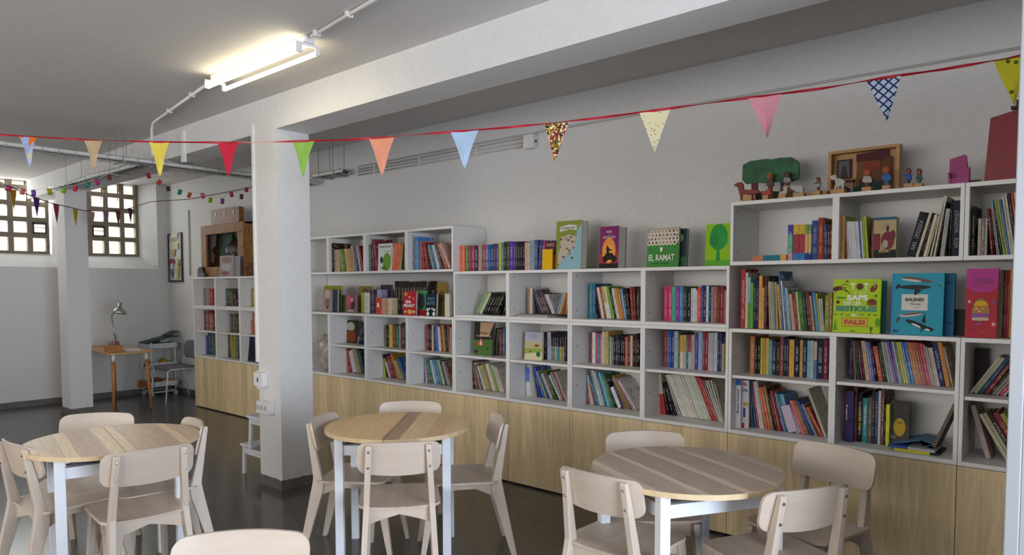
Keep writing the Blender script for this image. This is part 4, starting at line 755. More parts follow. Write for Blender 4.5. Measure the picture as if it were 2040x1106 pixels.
L_ = math.hypot(b.x-a.x, b.z-(b0+.04)); an = math.atan2(b.x-a.x, b.z-(b0+.04))
bm = bmesh.new(); paint(bm, box(bm, -.016, 0, 0, 0, .003, L_*.96), '6a5a48'); paint(bm, box(bm, -.016, .003, 0, 0, .2, L_*.96), '14161e')
o = tag(obj('book', bm, vcol(), None, (a.x+.016, .08, b0+.0345)), 'dark hardback slanting against the divider above the lying stack', 'book', 'lying books by the yellow oval book'); o.rotation_euler = (0, min(an, .5), 0)
# blue sky-coloured book hanging over in the boxed-figure cubby
o, w_, h_ = front_book(Z7_, 1457, 1492, 385, bt, .06, .015, '5a9ad8', 'narrow sky blue book against the divider beside orange spine', [], tilt=0)
# wrapped bundle in the narrow cubby past the pillar
rk = random.Random(5)
th = thing('wrapped_bundle', 'pale crumpled plastic bundle in the narrow cubby past the pillar', 'bundle', (-2.02, .17, b0))
bm = bmesh.new(); bmesh.ops.create_icosphere(bm, subdivisions=3, radius=1)
for v in bm.verts:
    k = 1+.18*math.sin(7*v.co.x+3*v.co.z)*math.sin(6*v.co.y+5*v.co.z)+.05*rk.random(); v.co = Vector((v.co.x*.15*k, v.co.y*.12*k, .185+max(-.185, v.co.z*.19*k)))
obj('bag', bm, mat('crumpled_plastic', 'a09a90', .3, var=.3, scale=14), th, smooth=True)
bm = bmesh.new(); lathe(bm, [(.02, .3), (.035, .33), (.06, .36)], 10); obj('bag_knot', bm, mat('crumpled_plastic', 'a09a90', .3), th, (0, 0, .0), True)
# ================================================================ chairs
ash = wood('pale_ash', '#bbab9c', '#cabbab', scale=(9, .9, 9), nscale=2.2, rough=.42, dist=.4)
ash2 = wood('pale_ash_upright', '#bbab9c', '#cabbab', scale=(9, 9, .9), nscale=2.2, rough=.42, dist=.4)
ash3 = wood('pale_ash_seat', '#b6a494', '#c8b8a7', scale=(.9, 9, 9), nscale=2.2, rough=.42, dist=.6)
steel = mat('steel_screw', (.35, .34, .33), .3, 1)
def rounded(w, lo, hi, r, n=16):
    """columns of a rounded rectangle"""
    out = []
    xs = sorted(set([-w, -w+r*.08, -w+r*.3, -w+r*.62, -w+r]+[-(w-r)+2*(w-r)*k/n for k in range(n+1)]+[w-r, w-r*.62, w-r*.3, w-r*.08, w]))
    for x in xs:
        e = max(0, abs(x)-(w-r)); c = r-math.sqrt(max(0, r*r-e*e)); c = min(c, (hi(x)-lo(x))/2*.9); out.append((x, lo(x)+c, hi(x)-c))
    return out
def make_chair():
    t = thing('dining_chair', 'pale ash dining chair', 'chair')
    # seat: thin shaped plywood, x forward
    bm = bmesh.new(); cols = rounded(.205, lambda x: -.185, lambda x: .20+.012*(1-(x/.205)**2), .05)
    dish = lambda s, t_: .446-.012*(1-(s/.205)**2)*(1 if t_ < .12 else max(0, (.2-t_)/.08))-.004*max(0, t_-.15)/.05
    slab(bm, cols, lambda s, t_: Vector((t_, s, dish(s, t_)+.007)), lambda s, t_: Vector((t_, s, dish(s, t_)-.006)))
    obj('seat', bm, ash3, t, smooth=False)
    # curved back panel
    bm = bmesh.new(); cols = rounded(.205, lambda y: .618-.012*(1-(y/.205)**2), lambda y: .772+.008*(1-(y/.205)**2), .04)
    bx = lambda y, z: -.2215+.95*y*y-.23*(z-.69)
    slab(bm, cols, lambda s, z: Vector((bx(s, z)+.006, s, z)), lambda s, z: Vector((bx(s, z)-.006, s, z)))
    obj('backrest', bm, ash, t)
    prof = [(-.292, 0), (-.262, 0), (-.146, .385), (-.142, .425), (-.156, .475), (-.222, .762), (-.232, .768), (-.247, .762), (-.203, .46), (-.208, .425)]
    for s in (-1, 1):
        bm = bmesh.new(); yc = lambda z: s*(.145+(.77-z)*.052)
        A = [bm.verts.new((x, yc(z)-.015, z)) for x, z in prof]; B = [bm.verts.new((x, yc(z)+.015, z)) for x, z in prof]; n = len(prof)
        bm.faces.new(A[::-1]); bm.faces.new(B)
        for i in range(n): bm.faces.new((A[i], A[(i+1) % n], B[(i+1) % n], B[i]))
        l = bevel(obj('leg', bm, ash2, t), .004, 2)
        bm = bmesh.new()
        for z in (.655, .735): lathe(bm, [(.0001, .0035), (.005, .003), (.007, 0), (.007, -.003), (.0001, -.003)], 10, Matrix.Translation((-.2475+(.762-z)*.146, yc(z), z)) @ Matrix.Rotation(R(-90), 4, 'Y'))
        obj('screws', bm, steel, l)
        # tapered front leg, splayed forward and out
        bm = bmesh.new(); pts = [(.235, 0), (.258, 0), (.205, .43), (.145, .43)]; yf = lambda z: s*(.165+(.43-z)*.045)
        A = [bm.verts.new((x, yf(z)-.014, z)) for x, z in pts]; B = [bm.verts.new((x, yf(z)+.014, z)) for x, z in pts]
        bm.faces.new(A[::-1]); bm.faces.new(B)
        for i in range(4): bm.faces.new((A[i], A[(i+1) % 4], B[(i+1) % 4], B[i]))
        bevel(obj('leg', bm, ash2, t), .004, 2)
        # side rail with a shallow arch
        bm = bmesh.new(); prism(bm, [(-.15, .432), (.15, .432), (.15, .375), (.06, .405), (-.06, .405), (-.15, .365)], s*.158-.009, s*.158+.009, 'y'); obj('rail', bm, ash, t)
    for x in (-.165, .165):
        arch = [(-.15, .432), (.15, .432), (.15, .358), (.10, .375), (.0, .402), (-.10, .375), (-.15, .358)]
        bm = bmesh.new(); prism(bm, arch, x-.009, x+.009, 'x'); obj('rail', bm, ash, t)
    return t
chair0 = make_chair(); first = [True]
TC = {1: (.235, -2.70), 2: (1.075, -1.485), 3: (2.78, -1.275)}
def place(mx, my, ang, label, group):
    f = R(ang); loc = (mx+.225*math.cos(f), my+.225*math.sin(f), 0)
    if first[0]:
        first[0] = False; chair0.location = loc; chair0.rotation_euler = (0, 0, f); chair0['label'] = label; chair0['group'] = group
    else: dup(chair0, loc, f, label, group)
G1, G2, G3 = 'ash chairs around the tan-striped round table', 'ash chairs around the honey-topped round table', 'ash chairs around the grey-brown round table'
place(1.55, -1.87, 140, 'pale ash chair with its back to the viewer at the honey-topped table', G2)
place(.67, -1.735, 35, 'pale ash chair seen side-on beside the white pillar, at the honey-topped table', G2)
place(.66, -1.03, -48, 'pale ash chair facing the viewer behind the honey-topped table', G2)
place(1.48, -1.05, -129, 'pale ash chair seen side-on before the oak cabinets, at the honey-topped table', G2)
place(.125, -3.115, 96, 'pale ash chair seen from behind at the outer end of the tan-striped table', G1)
place(-.43, -2.55, -38, 'pale ash chair facing the viewer across the tan-striped table, before the far column', G1)
place(.235, -2.265, -101, 'pale ash chair at the tan-striped table on its side towards the step stool', G1)
place(.765, -2.725, 174, 'pale ash chair with its back to the viewer at the tan-striped table', G1)
place(2.60, -1.71, 89, 'pale ash chair with its back to the viewer at grey-brown table, nearer the honey table', G3)
place(2.33, -.87, -48, 'pale ash chair facing the viewer behind the grey-brown table, below white magazines', G3)
place(3.20, -.56, -105, 'pale ash chair turned obliquely behind the grey-brown table, before the yellow oval book', G3)
place(3.34, -1.35, 151, 'pale ash chair with its back to the viewer at grey-brown table, nearer white door', G3)
place(2.17, -3.00, -42, 'close pale ash chair, only its top rail showing at the picture bottom', 'ash chairs at a table out of view')
# ================================================================ round tables
legw = mat('white_table_enamel', (.72, .75, .80), .4, var=.02)
def plank_dir(a, b, z=.745):
    P, Q = at(*a, Z=z), at(*b, Z=z); return math.atan2(Q.y-P.y, Q.x-P.x)
DIRS = {1: plank_dir((199, 852.6), (243.5, 900)), 2: plank_dir((815, 824), (765, 877)), 3: plank_dir((1245, 899), (1444, 984))}
TW = {1: [(0, '#eccf9e'), (.16, '#dcbc8e'), (.24, '#f8dcaa'), (.30, '#d0b08a'), (.44, '#f6dcaa'), (.56, '#d8b890'), (.72, '#ccae88'), (.80, '#f8dcaa'), (.84, '#d4b48c')],
      2: [(0, '#f0c27c'), (.18, '#f6ca84'), (.36, '#f8cc88'), (.50, '#b48e68'), (.60, '#f8d498'), (.74, '#e6bc82'), (.84, '#f0c88c')],
      3: [(0, '#c0a890'), (.12, '#e0cab0'), (.17, '#b49c86'), (.31, '#dec8ac'), (.345, '#ac947e'), (.50, '#dcc6aa'), (.545, '#b49c86'), (.69, '#e0cab0'), (.73, '#baa28c'), (.88, '#d0b89e')]}
TN = {1: 'round table with tan-striped plank top on white legs', 2: 'round honey-topped table with one dark stripe on white legs', 3: 'round table with grey-brown plank top on white legs'}
edgem = wood('pale_edge_band', '#c8ac84', '#d8c09a', scale=(4, 4, 4))
for k in (1, 2, 3):
    cx, cy = TC[k]; d = DIRS[k]; t = thing('round_table', TN[k], 'table', (cx, cy, 0), 0, 'round tables with white legs')
    tm = wood('plank_top_%d' % k, '#e4dcd0', '#ffffff', scale=(1.2, 14, 1), nscale=2.6, rough=.38, rot=(0, 0, -d), bands=TW[k], dist=2.5)
    r = .408; gap = .0012
    nx, ny = -math.sin(d), math.cos(d)
    for s in (-1, 1):
        bm = bmesh.new(); pts = []
        for q in range(33):
            a = d + (0 if s > 0 else PI) + PI*q/32; pts.append((r*math.cos(a)+nx*gap*s, r*math.sin(a)+ny*gap*s))
        prism(bm, pts, .722, .7445, 'z'); bevel(obj('tabletop_leaf', bm, tm, t), .0015, 1)
        bm = bmesh.new(); o2 = [(x*1.0045, y*1.0045) for x, y in pts]
        ring = pts+o2[::-1]
        A = [bm.verts.new((x, y, .7225)) for x, y in pts]; A2 = [bm.verts.new((x, y, .744)) for x, y in pts]; B = [bm.verts.new((x, y, .7225)) for x, y in o2]; B2 = [bm.verts.new((x, y, .744)) for x, y in o2]
        for i in range(32):
            bm.faces.new((B[i], B[i+1], B2[i+1], B2[i])); bm.faces.new((A2[i], A2[i+1], B2[i+1], B2[i])); bm.faces.new((A[i], A[i+1], B[i+1], B[i]))
        obj('edge_band', bm, edgem, t)
    fa = R({1: 78, 2: 44, 3: 60}[k]); M = Matrix.Rotation(fa, 4, 'Z'); hw, hd = {1: (.262, .262), 2: (.290, .235), 3: (.268, .258)}[k]
    for sx in (-1, 1):
        for sy in (-1, 1):
            bm = bmesh.new(); box(bm, sx*hw-.0225, sy*hd-.0225, 0, sx*hw+.0225, sy*hd+.0225, .721, M); bevel(obj('leg', bm, legw, t), .002, 1)
    bm = bmesh.new(); e = .012
    for s in (-1, 1):
        box(bm, -hw+.0225, s*hd-e, .628, hw-.0225, s*hd+e, .682, M); box(bm, s*hw-e, -hd+.0225, .628, s*hw+e, hd-.0225, .682, M)
    obj('apron_frame', bm, legw, t)
    bm = bmesh.new()
    for s in (-1, 1): box(bm, -hw+.05, s*(hd-.03)-.006, .690, hw-.05, s*(hd-.03)+.006, .7215, M); box(bm, -hw+.03, s*(hd-.03)-.015, .6825, hw-.03, s*(hd-.03)+.015, .690, M)
    obj('extension_slides', bm, mat('dark_slide_metal', (.06, .06, .065), .35, .8), t)
# ================================================================ fluorescent lamp, conduits, trays
whitep = mat('white_pvc', (.72, .71, .68), .4, var=.02)
t = thing('fluorescent_lamp', 'lit twin-tube fluorescent lamp on the ceiling', 'lamp', (.15, -1.80, ZC1))
x0, x1 = -.58, .56
bm = bmesh.new(); box(bm, x0, -.018, -.040, x1, .045, -.001); bevel(obj('batten', bm, whitep, t), .004)
tubem = emit('fluorescent_glow', (1, .88, .60), 8)
for y, z_, r_ in ((-.045, -.08, .019), (.070, -.08, .013)):
    bm = bmesh.new(); tube(bm, [(x0+.03, y, z_), (x1-.03, y, z_)], r_, 12); obj('tube', bm, tubem, t, smooth=True)
bm = bmesh.new()
for x in (x0+.008, x1-.028):
    bm = bmesh.new(); box(bm, x, -.062, -.098, x+.014, -.03, -.055); box(bm, x, .058, -.092, x+.014, .083, -.055); box(bm, x+.001, -.06, -.0545, x+.013, .08, -.0405); obj('end_cap', bm, whitep, t)
bm = bmesh.new(); tube(bm, [(.74, -1.80, 2.935), (1.42, -1.88, 2.935), (3.2, -2.09, 2.935)], .011, 8)
o = tag(obj('conduit', bm, whitep, smooth=True), 'white conduit along the ceiling beyond the lamp, towards the viewer', 'conduit', 'white ceiling conduits')
bm = bmesh.new()
for f in (.1, .62): box(bm, .74+f*.68-.012, -1.80-f*.08-.018, 2.92, .74+f*.68+.012, -1.80-f*.08+.018, ZC1-.001)
obj('clip', bm, whitep, o)
bm = bmesh.new(); tube(bm, [(-.45, -1.78, 2.935), (-1.9, -1.56, 2.935), (-2.05, -1.54, 2.93), (-2.10, -1.53, 2.89), (-2.10, -1.53, 2.66)], .011, 8)
o = tag(obj('conduit', bm, whitep, smooth=True), 'white conduit from the lamp bending down to the cable tray', 'conduit', 'white ceiling conduits')
bm = bmesh.new()
for x, y in ((-.95, -1.704), (-1.55, -1.613)): box(bm, x-.012, y-.018, 2.92, x+.012, y+.018, ZC1-.001)
obj('clip', bm, whitep, o)
wire = mat('galvanised_wire', (.30, .29, .27), .4, .7); cab = mat('dark_green_cable', (.03, .05, .04), .5); cabw = mat('pale_cable', (.66, .66, .62), .5)
def tray(name, label, a, b, w, seed):
    """mesh cable tray from a to b with cables lying in it, hung on threaded rods"""
    a, b = Vector(a), Vector(b); L_ = (b-a).length; d = (b-a).normalized(); s = Vector((-d.y, d.x, 0)); rn = random.Random(seed)
    t = thing(name, label, 'cable tray', a)
    bm = bmesh.new()
    for k, z in ((-w, .035), (-w, 0), (-w/3, 0), (w/3, 0), (w, 0), (w, .035)): tube(bm, [s*k+Vector((0, 0, z)), s*k+d*L_+Vector((0, 0, z))], .0026, 4)
    n = int(L_/.12)
    for i in range(n+1):
        q = d*(L_*i/n); tube(bm, [q-s*w+Vector((0, 0, .05)), q-s*w, q+s*w, q+s*w+Vector((0, 0, .05))], .0026, 4)
    obj('wire_mesh', bm, wire, t)
    for j, (mm_, rad) in enumerate(((cabw, .020), (cab, .018), (cab, .014), (cabw, .006))):
        bm = bmesh.new(); off = -w*.7+j*w*.45; pts = []
        for i in range(13): pts.append(d*(L_*i/12)+s*(off+.008*math.sin(i*1.3+j+seed))+Vector((0, 0, rad+.004+.004*rn.random())))
        tube(bm, pts, rad, 6); obj('cable', bm, mm_, t, smooth=True)
    bm = bmesh.new(); m = max(2, int(L_/1.1))
    for i in range(m):
        q = d*(L_*(i+.5)/m)
        for e in (-1, 1): tube(bm, [q+s*e*w*1.0, q+s*e*w*1.0+Vector((0, 0, (ZB if PY0-.02 < (a+q).y < PY1+.02 else 2.95 if (a+q).y < PY0 else 3.03)-(a+q).z))], .003, 4)
        box(bm, q.x-.02-abs(s.x)*w*1.2, q.y-.012-abs(s.y)*w*1.2, -.012, q.x+.02+abs(s.x)*w*1.2, q.y+.012+abs(s.y)*w*1.2, -.002)
    obj('hanger', bm, wire, t)
    return t
tray('cable_tray', 'wire cable tray crossing under the ceiling, from the camera side to the back wall', (-2.50, -3.6, 2.640), (-2.50, .30, 2.640), .085, 1)
tray('cable_tray', 'wire cable tray with dark cables running from the far column above the garland', (-4.95, -1.46, 2.635), (-2.60, -1.40, 2.635), .075, 2)
tray('cable_tray', 'short wire cable tray against the back wall, just past the pillar', (-2.38, .28, 2.70), (-1.86, .28, 2.70), .07, 3)
# junction boxes
jb = bmesh.new(); P0, P1 = at(1052, 299, Y=.40), at(1083, 269, Y=.36); box(jb, P0.x, .335, 2.655, P0.x+.105, .399, 2.765); o = tag(bevel(obj('junction_box', jb, whitep), .004), 'white junction box high on the back wall', 'junction box')
bm = bmesh.new(); lathe(bm, [(.0001, 0), (.012, 0), (.012, .004), (.0001, .004)], 12, Matrix.Translation((P0.x+.105, .37, 2.71)) @ Matrix.Rotation(R(90), 4, 'Y')); obj('knockout', bm, darkm, o)
jx = P0.x
def wall_pipe(pts, label, r=.008, clips=True):
    bm = bmesh.new(); tube(bm, pts, r, 6); o = tag(obj('conduit', bm, mat('grey_pvc', (.50, .49, .47), .5), smooth=True), label, 'conduit', 'conduits on the back wall')
    if clips:
        bm = bmesh.new(); a, b = Vector(pts[0]), Vector(pts[-1])
        for f in (.12, .42, .75): p_ = a+(b-a)*f; box(bm, p_.x-.008, p_.y-.010, p_.z-.010, p_.x+.008, p_.y+.008, p_.z+.010)
        obj('clip', bm, whitep, o)
    return o
wall_pipe([(-1.8, .386, 2.748), (jx-.02, .386, 2.758), (jx, .386, 2.745)], 'topmost grey conduit between the cable tray and the junction box')
wall_pipe([(-1.8, .386, 2.722), (jx, .386, 2.724)], 'middle grey conduit between the cable tray and the junction box')
wall_pipe([(-1.8, .386, 2.690), (jx, .386, 2.692)], 'lower grey conduit between the cable tray and the junction box')
wall_pipe([(-1.8, .388, 2.778), (jx-.3, .388, 2.784), (1.6, .388, 2.776), (4.3, .388, 2.745)], 'long thin grey conduit running along the back wall above the bunting', .007, False)
wall_pipe([(-5.735, .388, 2.62), (-5.735, .388, 1.70)], 'grey conduit running down the back wall beside the puppet theatre', .010, False)
# ---- main pillar: trunking, switch box, socket strip
bm = bmesh.new(); box(bm, PX0-.022, PY0-.014, .955, PX0+.006, PY0+.006, 2.78); box(bm, PX0-.022, PY0-.012, .745, PX0+.006, PY0+.006, .885)
tag(bevel(obj('cable_trunking', bm, whitep), .002), 'narrow white cable trunking down the corner of the white pillar', 'trunking')
a = at(509, 768, Y=PY0-.03); b = at(526, 745, Y=PY0-.03)
bm = bmesh.new(); box(bm, a.x, PY0-.045, a.z, b.x, PY0-.001, b.z+.005); o = tag(bevel(obj('switch_box', bm, whitep), .003), 'white switch box on the white pillar above the sockets', 'switch')
bm = bmesh.new(); m_ = (a.x+b.x)/2; box(bm, m_-.012, PY0-.047, (a.z+b.z)/2-.018, m_+.004, PY0-.045, (a.z+b.z)/2+.016); obj('rocker', bm, darkm, o)
a = at(511, 822, Y=PY0-.055); b = at(533, 803, Y=PY0-.055)
sw = b.x-a.x
bm = bmesh.new(); box(bm, a.x, PY0-.058, a.z, b.x, PY0-.001, b.z); o = tag(bevel(obj('socket_strip', bm, whitep), .003), 'white triple socket on the white pillar above the step stool', 'socket')
for k in range(3):
    bm = bmesh.new(); lathe(bm, [(.019, 0), (.019, .003), (.016, .003), (.014, .0005), (.0001, .0005)], 14, Matrix.Translation((a.x+sw*(k+.5)/3, PY0-.058, (a.z+b.z)/2)) @ Matrix.Rotation(R(90), 4, 'X') @ Matrix.Scale(min(1, sw/3/.045), 4)); obj('socket', bm, mat('socket_grey', (.45, .45, .46), .4), o)
# white trunking on the long beam above the tray
a = at(364, 262, Y=PY0-.02)
bm = bmesh.new(); box(bm, a.x-.028, PY0-.03, 2.63, a.x+.028, PY0-.001, 2.90); tag(bevel(obj('cable_trunking', bm, whitep), .003), 'short white trunking on the long beam over the cable tray', 'trunking')
bm = bmesh.new(); tube(bm, [(-2.60, -1.32, 2.80), (-2.56, -1.34, 2.74), (-2.5, -1.30, 2.71), (-2.45, -1.1, 2.675), (-2.50, -.85, 2.665)], .008, 6); tag(obj('loose_cable', bm, cabw, smooth=True), 'loose white cable drooping onto the tray by the beam', 'cable')
# ================================================================ bunting and garland
def pt(u, v, d): return Vector(CAM) + (FW + RT*((u-1020)/CF) + UP*((CV-v)/CF))*d
def clothmat(name, base, dot=None, kind='plain', scale=60):
    if name in MC: return MC[name]
    m, N, L, P = newmat(name); tc = N.new('ShaderNodeTexCoord'); uvn = tc.outputs['Object']
    mx = N.new('ShaderNodeMix'); mx.data_type = 'RGBA'; mx.inputs[6].default_value = hexc(base)+(1,); mx.inputs[7].default_value = hexc(dot or base)+(1,)
    if kind == 'dots':
        v = N.new('ShaderNodeTexVoronoi'); v.inputs['Scale'].default_value = scale; L.new(uvn, v.inputs['Vector'])
        g = N.new('ShaderNodeMath'); g.operation = 'LESS_THAN'; g.inputs[1].default_value = .22; L.new(v.outputs['Distance'], g.inputs[0]); L.new(g.outputs[0], mx.inputs[0])
    elif kind == 'multi':
        v = N.new('ShaderNodeTexVoronoi'); v.inputs['Scale'].default_value = scale; L.new(uvn, v.inputs['Vector'])
        r = N.new('ShaderNodeValToRGB'); r.color_ramp.interpolation = 'CONSTANT'; s = N.new('ShaderNodeSeparateColor'); L.new(v.outputs['Color'], s.inputs[0]); L.new(s.outputs[0], r.inputs[0])
        cs = dot.split(','); e = r.color_ramp.elements; e[0].color = hexc(cs[0])+(1,); e[1].position = 1/len(cs); e[1].color = hexc(cs[1])+(1,)
        for i, c in enumerate(cs[2:]): q = e.new((i+2)/len(cs)); q.color = hexc(c)+(1,)
        mx.inputs[0].default_value = 1; L.new(r.outputs['Color'], mx.inputs[7])
    elif kind in ('check', 'stripe'):
        if kind == 'check':
            mp = N.new('ShaderNodeMapping'); mp.inputs['Rotation'].default_value = (0, R(45), 0); L.new(uvn, mp.inputs['Vector']); src = mp.outputs[0]
        else: src = uvn
        s = N.new('ShaderNodeSeparateXYZ'); L.new(src, s.inputs[0]); outs = []
        for ax in ((0, 2) if kind == 'check' else (2,)):
            a = N.new('ShaderNodeMath'); a.operation = 'MULTIPLY'; a.inputs[1].default_value = scale; L.new(s.outputs[ax], a.inputs[0])
            f = N.new('ShaderNodeMath'); f.operation = 'FRACT'; L.new(a.outputs[0], f.inputs[0])
            g = N.new('ShaderNodeMath'); g.operation = 'LESS_THAN'; g.inputs[1].default_value = .24; L.new(f.outputs[0], g.inputs[0]); outs.append(g.outputs[0])
        if len(outs) == 2:
            q = N.new('ShaderNodeMath'); q.operation = 'MAXIMUM'; L.new(outs[0], q.inputs[0]); L.new(outs[1], q.inputs[1]); L.new(q.outputs[0], mx.inputs[0])
        else: L.new(outs[0], mx.inputs[0])
    else:
        n = N.new('ShaderNodeTexNoise'); n.inputs['Scale'].default_value = 18; L.new(uvn, n.inputs['Vector']); L.new(n.outputs['Fac'], mx.inputs[0])
    L.new(mx.outputs[2], P.inputs['Base Color']); P.inputs['Roughness'].default_value = .85
    MC[name] = m; return m
def pennant(parent, A, B, h, m, skew=0, curl=.006):
    """triangular flag between string points A and B, h deep"""
    n = 8; d = (B-A); wn = Vector((-d.y, d.x, 0)).normalized(); mid = (A+B)/2
    loc = Vector((mid.x, mid.y, mid.z)); bm = bmesh.new(); F = []; Bk = []
    ang = math.atan2(d.y, d.x); Wd = math.hypot(d.x, d.y)
    for i in range(n+1):
        f = i/n; rowF, rowB = [], []
        for j in range(3):
            g = j/2; x = -Wd/2+Wd*g; x = x*(1-f)+skew*f; z = (d.z*(g-.5))*(1-f)-h*f; y = curl*math.sin(f*5+g*3)
            rowF.append(bm.verts.new((x, y-.0006, z))); rowB.append(bm.verts.new((x, y+.0006, z)))
        F.append(rowF); Bk.append(rowB)
    for i in range(n):
        for j in range(2): bm.faces.new((F[i][j], F[i+1][j], F[i+1][j+1], F[i][j+1])); bm.faces.new((Bk[i][j+1], Bk[i+1][j+1], Bk[i+1][j], Bk[i][j]))
        for j in (0, 2): bm.faces.new((F[i][j], Bk[i][j], Bk[i+1][j], F[i+1][j]))
    for j in range(2): bm.faces.new((F[0][j], F[0][j+1], Bk[0][j+1], Bk[0][j]))
    bmesh.ops.remove_doubles(bm, verts=bm.verts[:], dist=1e-5)
    o = obj('pennant', bm, m, parent, loc-parent.location); o.rotation_euler = (0, 0, ang); return o
t = thing('bunting', 'red ribbon bunting with large coloured pennants strung across the room', 'bunting', pt(1020, 253, 3.5))
dep = lambda u: 1/(.2105+(u-55)*(.3226-.2105)/(1760-55))
rv = [(-60, 262), (0, 268), (55, 272), (185, 279), (317, 283), (455, 284), (500, 284), (605, 281), (680, 279), (760, 274), (845, 267), (925, 261), (1010, 254), (1110, 244), (1200, 234), (1305, 220), (1400, 207), (1523, 191), (1640, 176), (1760, 155), (1880, 138), (2007, 116), (2060, 104), (2160, 88)]
def rvat(u):
    for (a, b), (c, d) in zip(rv, rv[1:]):
        if u <= c: return b+(d-b)*(u-a)/(c-a)
bm = bmesh.new(); prev = None; u = -55.
while u < 2160:
    p_ = pt(u, rvat(u), dep(u))-t.location; tw = math.sin(u/47)*1.2; wz = .0055*abs(math.cos(tw))+.0012; wy = .0045*math.sin(tw)
    cur = [bm.verts.new(p_+Vector(q)) for q in ((wy, -wy, wz), (-wy, wy, -wz), (-wy+.0008, wy+.0008, -wz), (wy+.0008, -wy+.0008, wz))]
    if prev:
        for i in range(4): bm.faces.new((prev[i], prev[(i+1) % 4], cur[(i+1) % 4], cur[i]))
    prev = cur; u += 9
obj('ribbon', bm, mat('red_ribbon', 'a81c2c', .5), t)
flags = [(38, 72, 330, 6, clothmat('balloon_print', '9aa8c8', 'a8b0d0,c83090,d87020,c8c090,9aa8d0,b0b8d8', 'multi', 17)), (167, 204, 337, 0, clothmat('cork_print', 'b8a07c', '5a4a30', 'dots', 190)), (297, 337, 350, 0, clothmat('yellow_cloth', 'd8c048', 'dcc858')),
 (433, 475, 350, 0, clothmat('red_cloth', 'b01838', 'c81c3c')), (583, 626, 350, -3, clothmat('lime_cloth', '78a63c', '8fb854')), (735, 786, 349, 0, clothmat('orange_stripe', 'd88058', 'e0b8a8', 'stripe', 190)), (898, 953, 335, 0, clothmat('sky_cloth', 'a8c0d8', '98b0cc')),
 (1084, 1134, 320, -4, clothmat('flower_print', '7a3028', 'a83028,282418,c8a838,e0d8c8,6a7a30,8a2028', 'multi', 120)), (1274, 1336, 303, 0, clothmat('cream_dots', 'd8d0a8', '8a7a48', 'dots', 62)), (1491, 1557, 275, 6, clothmat('pink_cloth', 'd88898', 'e0a0ac')),
 (1727, 1795, 243, 8, clothmat('blue_check', 'b8c8e0', '1a2a58', 'check', 36)), (1980, 2050, 212, 8, clothmat('yellow_olive_print', 'c0b828', '485818', 'dots', 26))]
for a, b, tip, sk, m_ in flags:
    A, B = pt(a, rvat(a)+1, dep(a)), pt(b, rvat(b)+1, dep(b)); mid = (A+B)/2; um = (a+b)/2
    h = mid.z - pt(um, tip, dep(um)).z; pennant(t, A, B, h, m_, sk*.0022)
# small bunting by the windows
t = thing('bunting', 'dark red cord with small pennants hanging before the lattice windows', 'bunting', pt(168, 420, 8.0))
dp2 = lambda u: 1/(.1515+(min(u, 301)-20)*(.1031-.1515)/281)
sv = [(-40, 345), (0, 363), (53, 387), (99, 404), (168, 420), (215, 421), (255, 416), (301, 402)]
pts = [pt(u_, v_, dp2(u_))-t.location for u_, v_ in sv]+[at(u_, v_, Y=.38)-t.location for u_, v_ in ((375, 397), (440, 385), (560, 362))]
bm = bmesh.new(); tube(bm, pts, .005, 5); obj('cord', bm, mat('dark_red_cord', '6a1c24', .7), t)
for a, b, v0, v1, c in ((19, 33, 377, 420, 'b88820'), (66, 79, 393, 434, '4a3080'), (106, 118, 406, 447, '9a3848'), (145, 155, 416, 453, 'c0a018'), (178, 189, 421, 452, 'b09080'), (206, 217, 421, 452, '9a7890'), (230, 240, 419, 452, '6a3038'), (255, 264, 414, 446, '4a2050')):
    A, B = pt(a, v0, dp2(a)), pt(b, v0+2, dp2(b)); pennant(t, A, B, A.z-pt(a, v1, dp2(a)).z, clothmat('small_'+c, c, c), .0, .0015)
# garland of painted paper rolls
t = thing('paper_roll_garland', 'garland of painted paper rolls looped over the cable tray', 'garland', pt(265, 325, 7.0))
gl = [(17, 375, 'a83860'), (45, 382, 'c86068'), (67, 385, '7a4a98'), (99, 382, '9a9a20'), (127, 380, '78a828'), (150, 376, 'b82848'), (175, 369, '2a8078'), (193, 363, 'a82870'), (217, 353, '703038'), (243, 336, 'b85020'), (265, 330, '6a5a28'),
      (296, 350, '901c28'), (317, 363, 'a83820'), (335, 376, '48242a'), (358, 383, '2a7860'), (377, 389, 'a05828'), (404, 390, 'c05860'), (419, 399, '8a9a18'), (443, 401, '7a4078'), (461, 387, 'a82058'), (481, 392, '58282c'), (491, 378, '8a2030')]
dg_ = lambda u: 6.2+(u-17)*(.50/248) if u < 265 else 6.7+(u-265)*.8/230
rg = random.Random(4); top = []
for u_, v_, c in gl:
    P_ = pt(u_, v_, dg_(u_)); k = .052; bm = bmesh.new()
    M = Matrix.Rotation(rg.uniform(-.5, .5), 4, 'Y') @ Matrix.Rotation(rg.uniform(-.5, .5), 4, 'X')
    prof = [(.021, -.027), (.0215, -.027), (.0215, .027), (.0205, .027), (.0205, -.027)]
    lathe(bm, [(.0175, -.024), (.0185, -.024), (.0185, .024), (.0175, .024), (.0175, -.024)], 12, M)
    obj('paper_roll', bm, mat('roll_'+c, c, .8, var=.25, scale=40), t, P_-t.location, True); top.append(P_-t.location+Vector((0, 0, .03)))
bm = bmesh.new(); tube(bm, [pt(-30, 360, 6.15)-t.location]+top+[pt(540, 366, 7.7)-t.location], .0022, 4); obj('string', bm, mat('white_string', 'c8c4bc', .8), t)
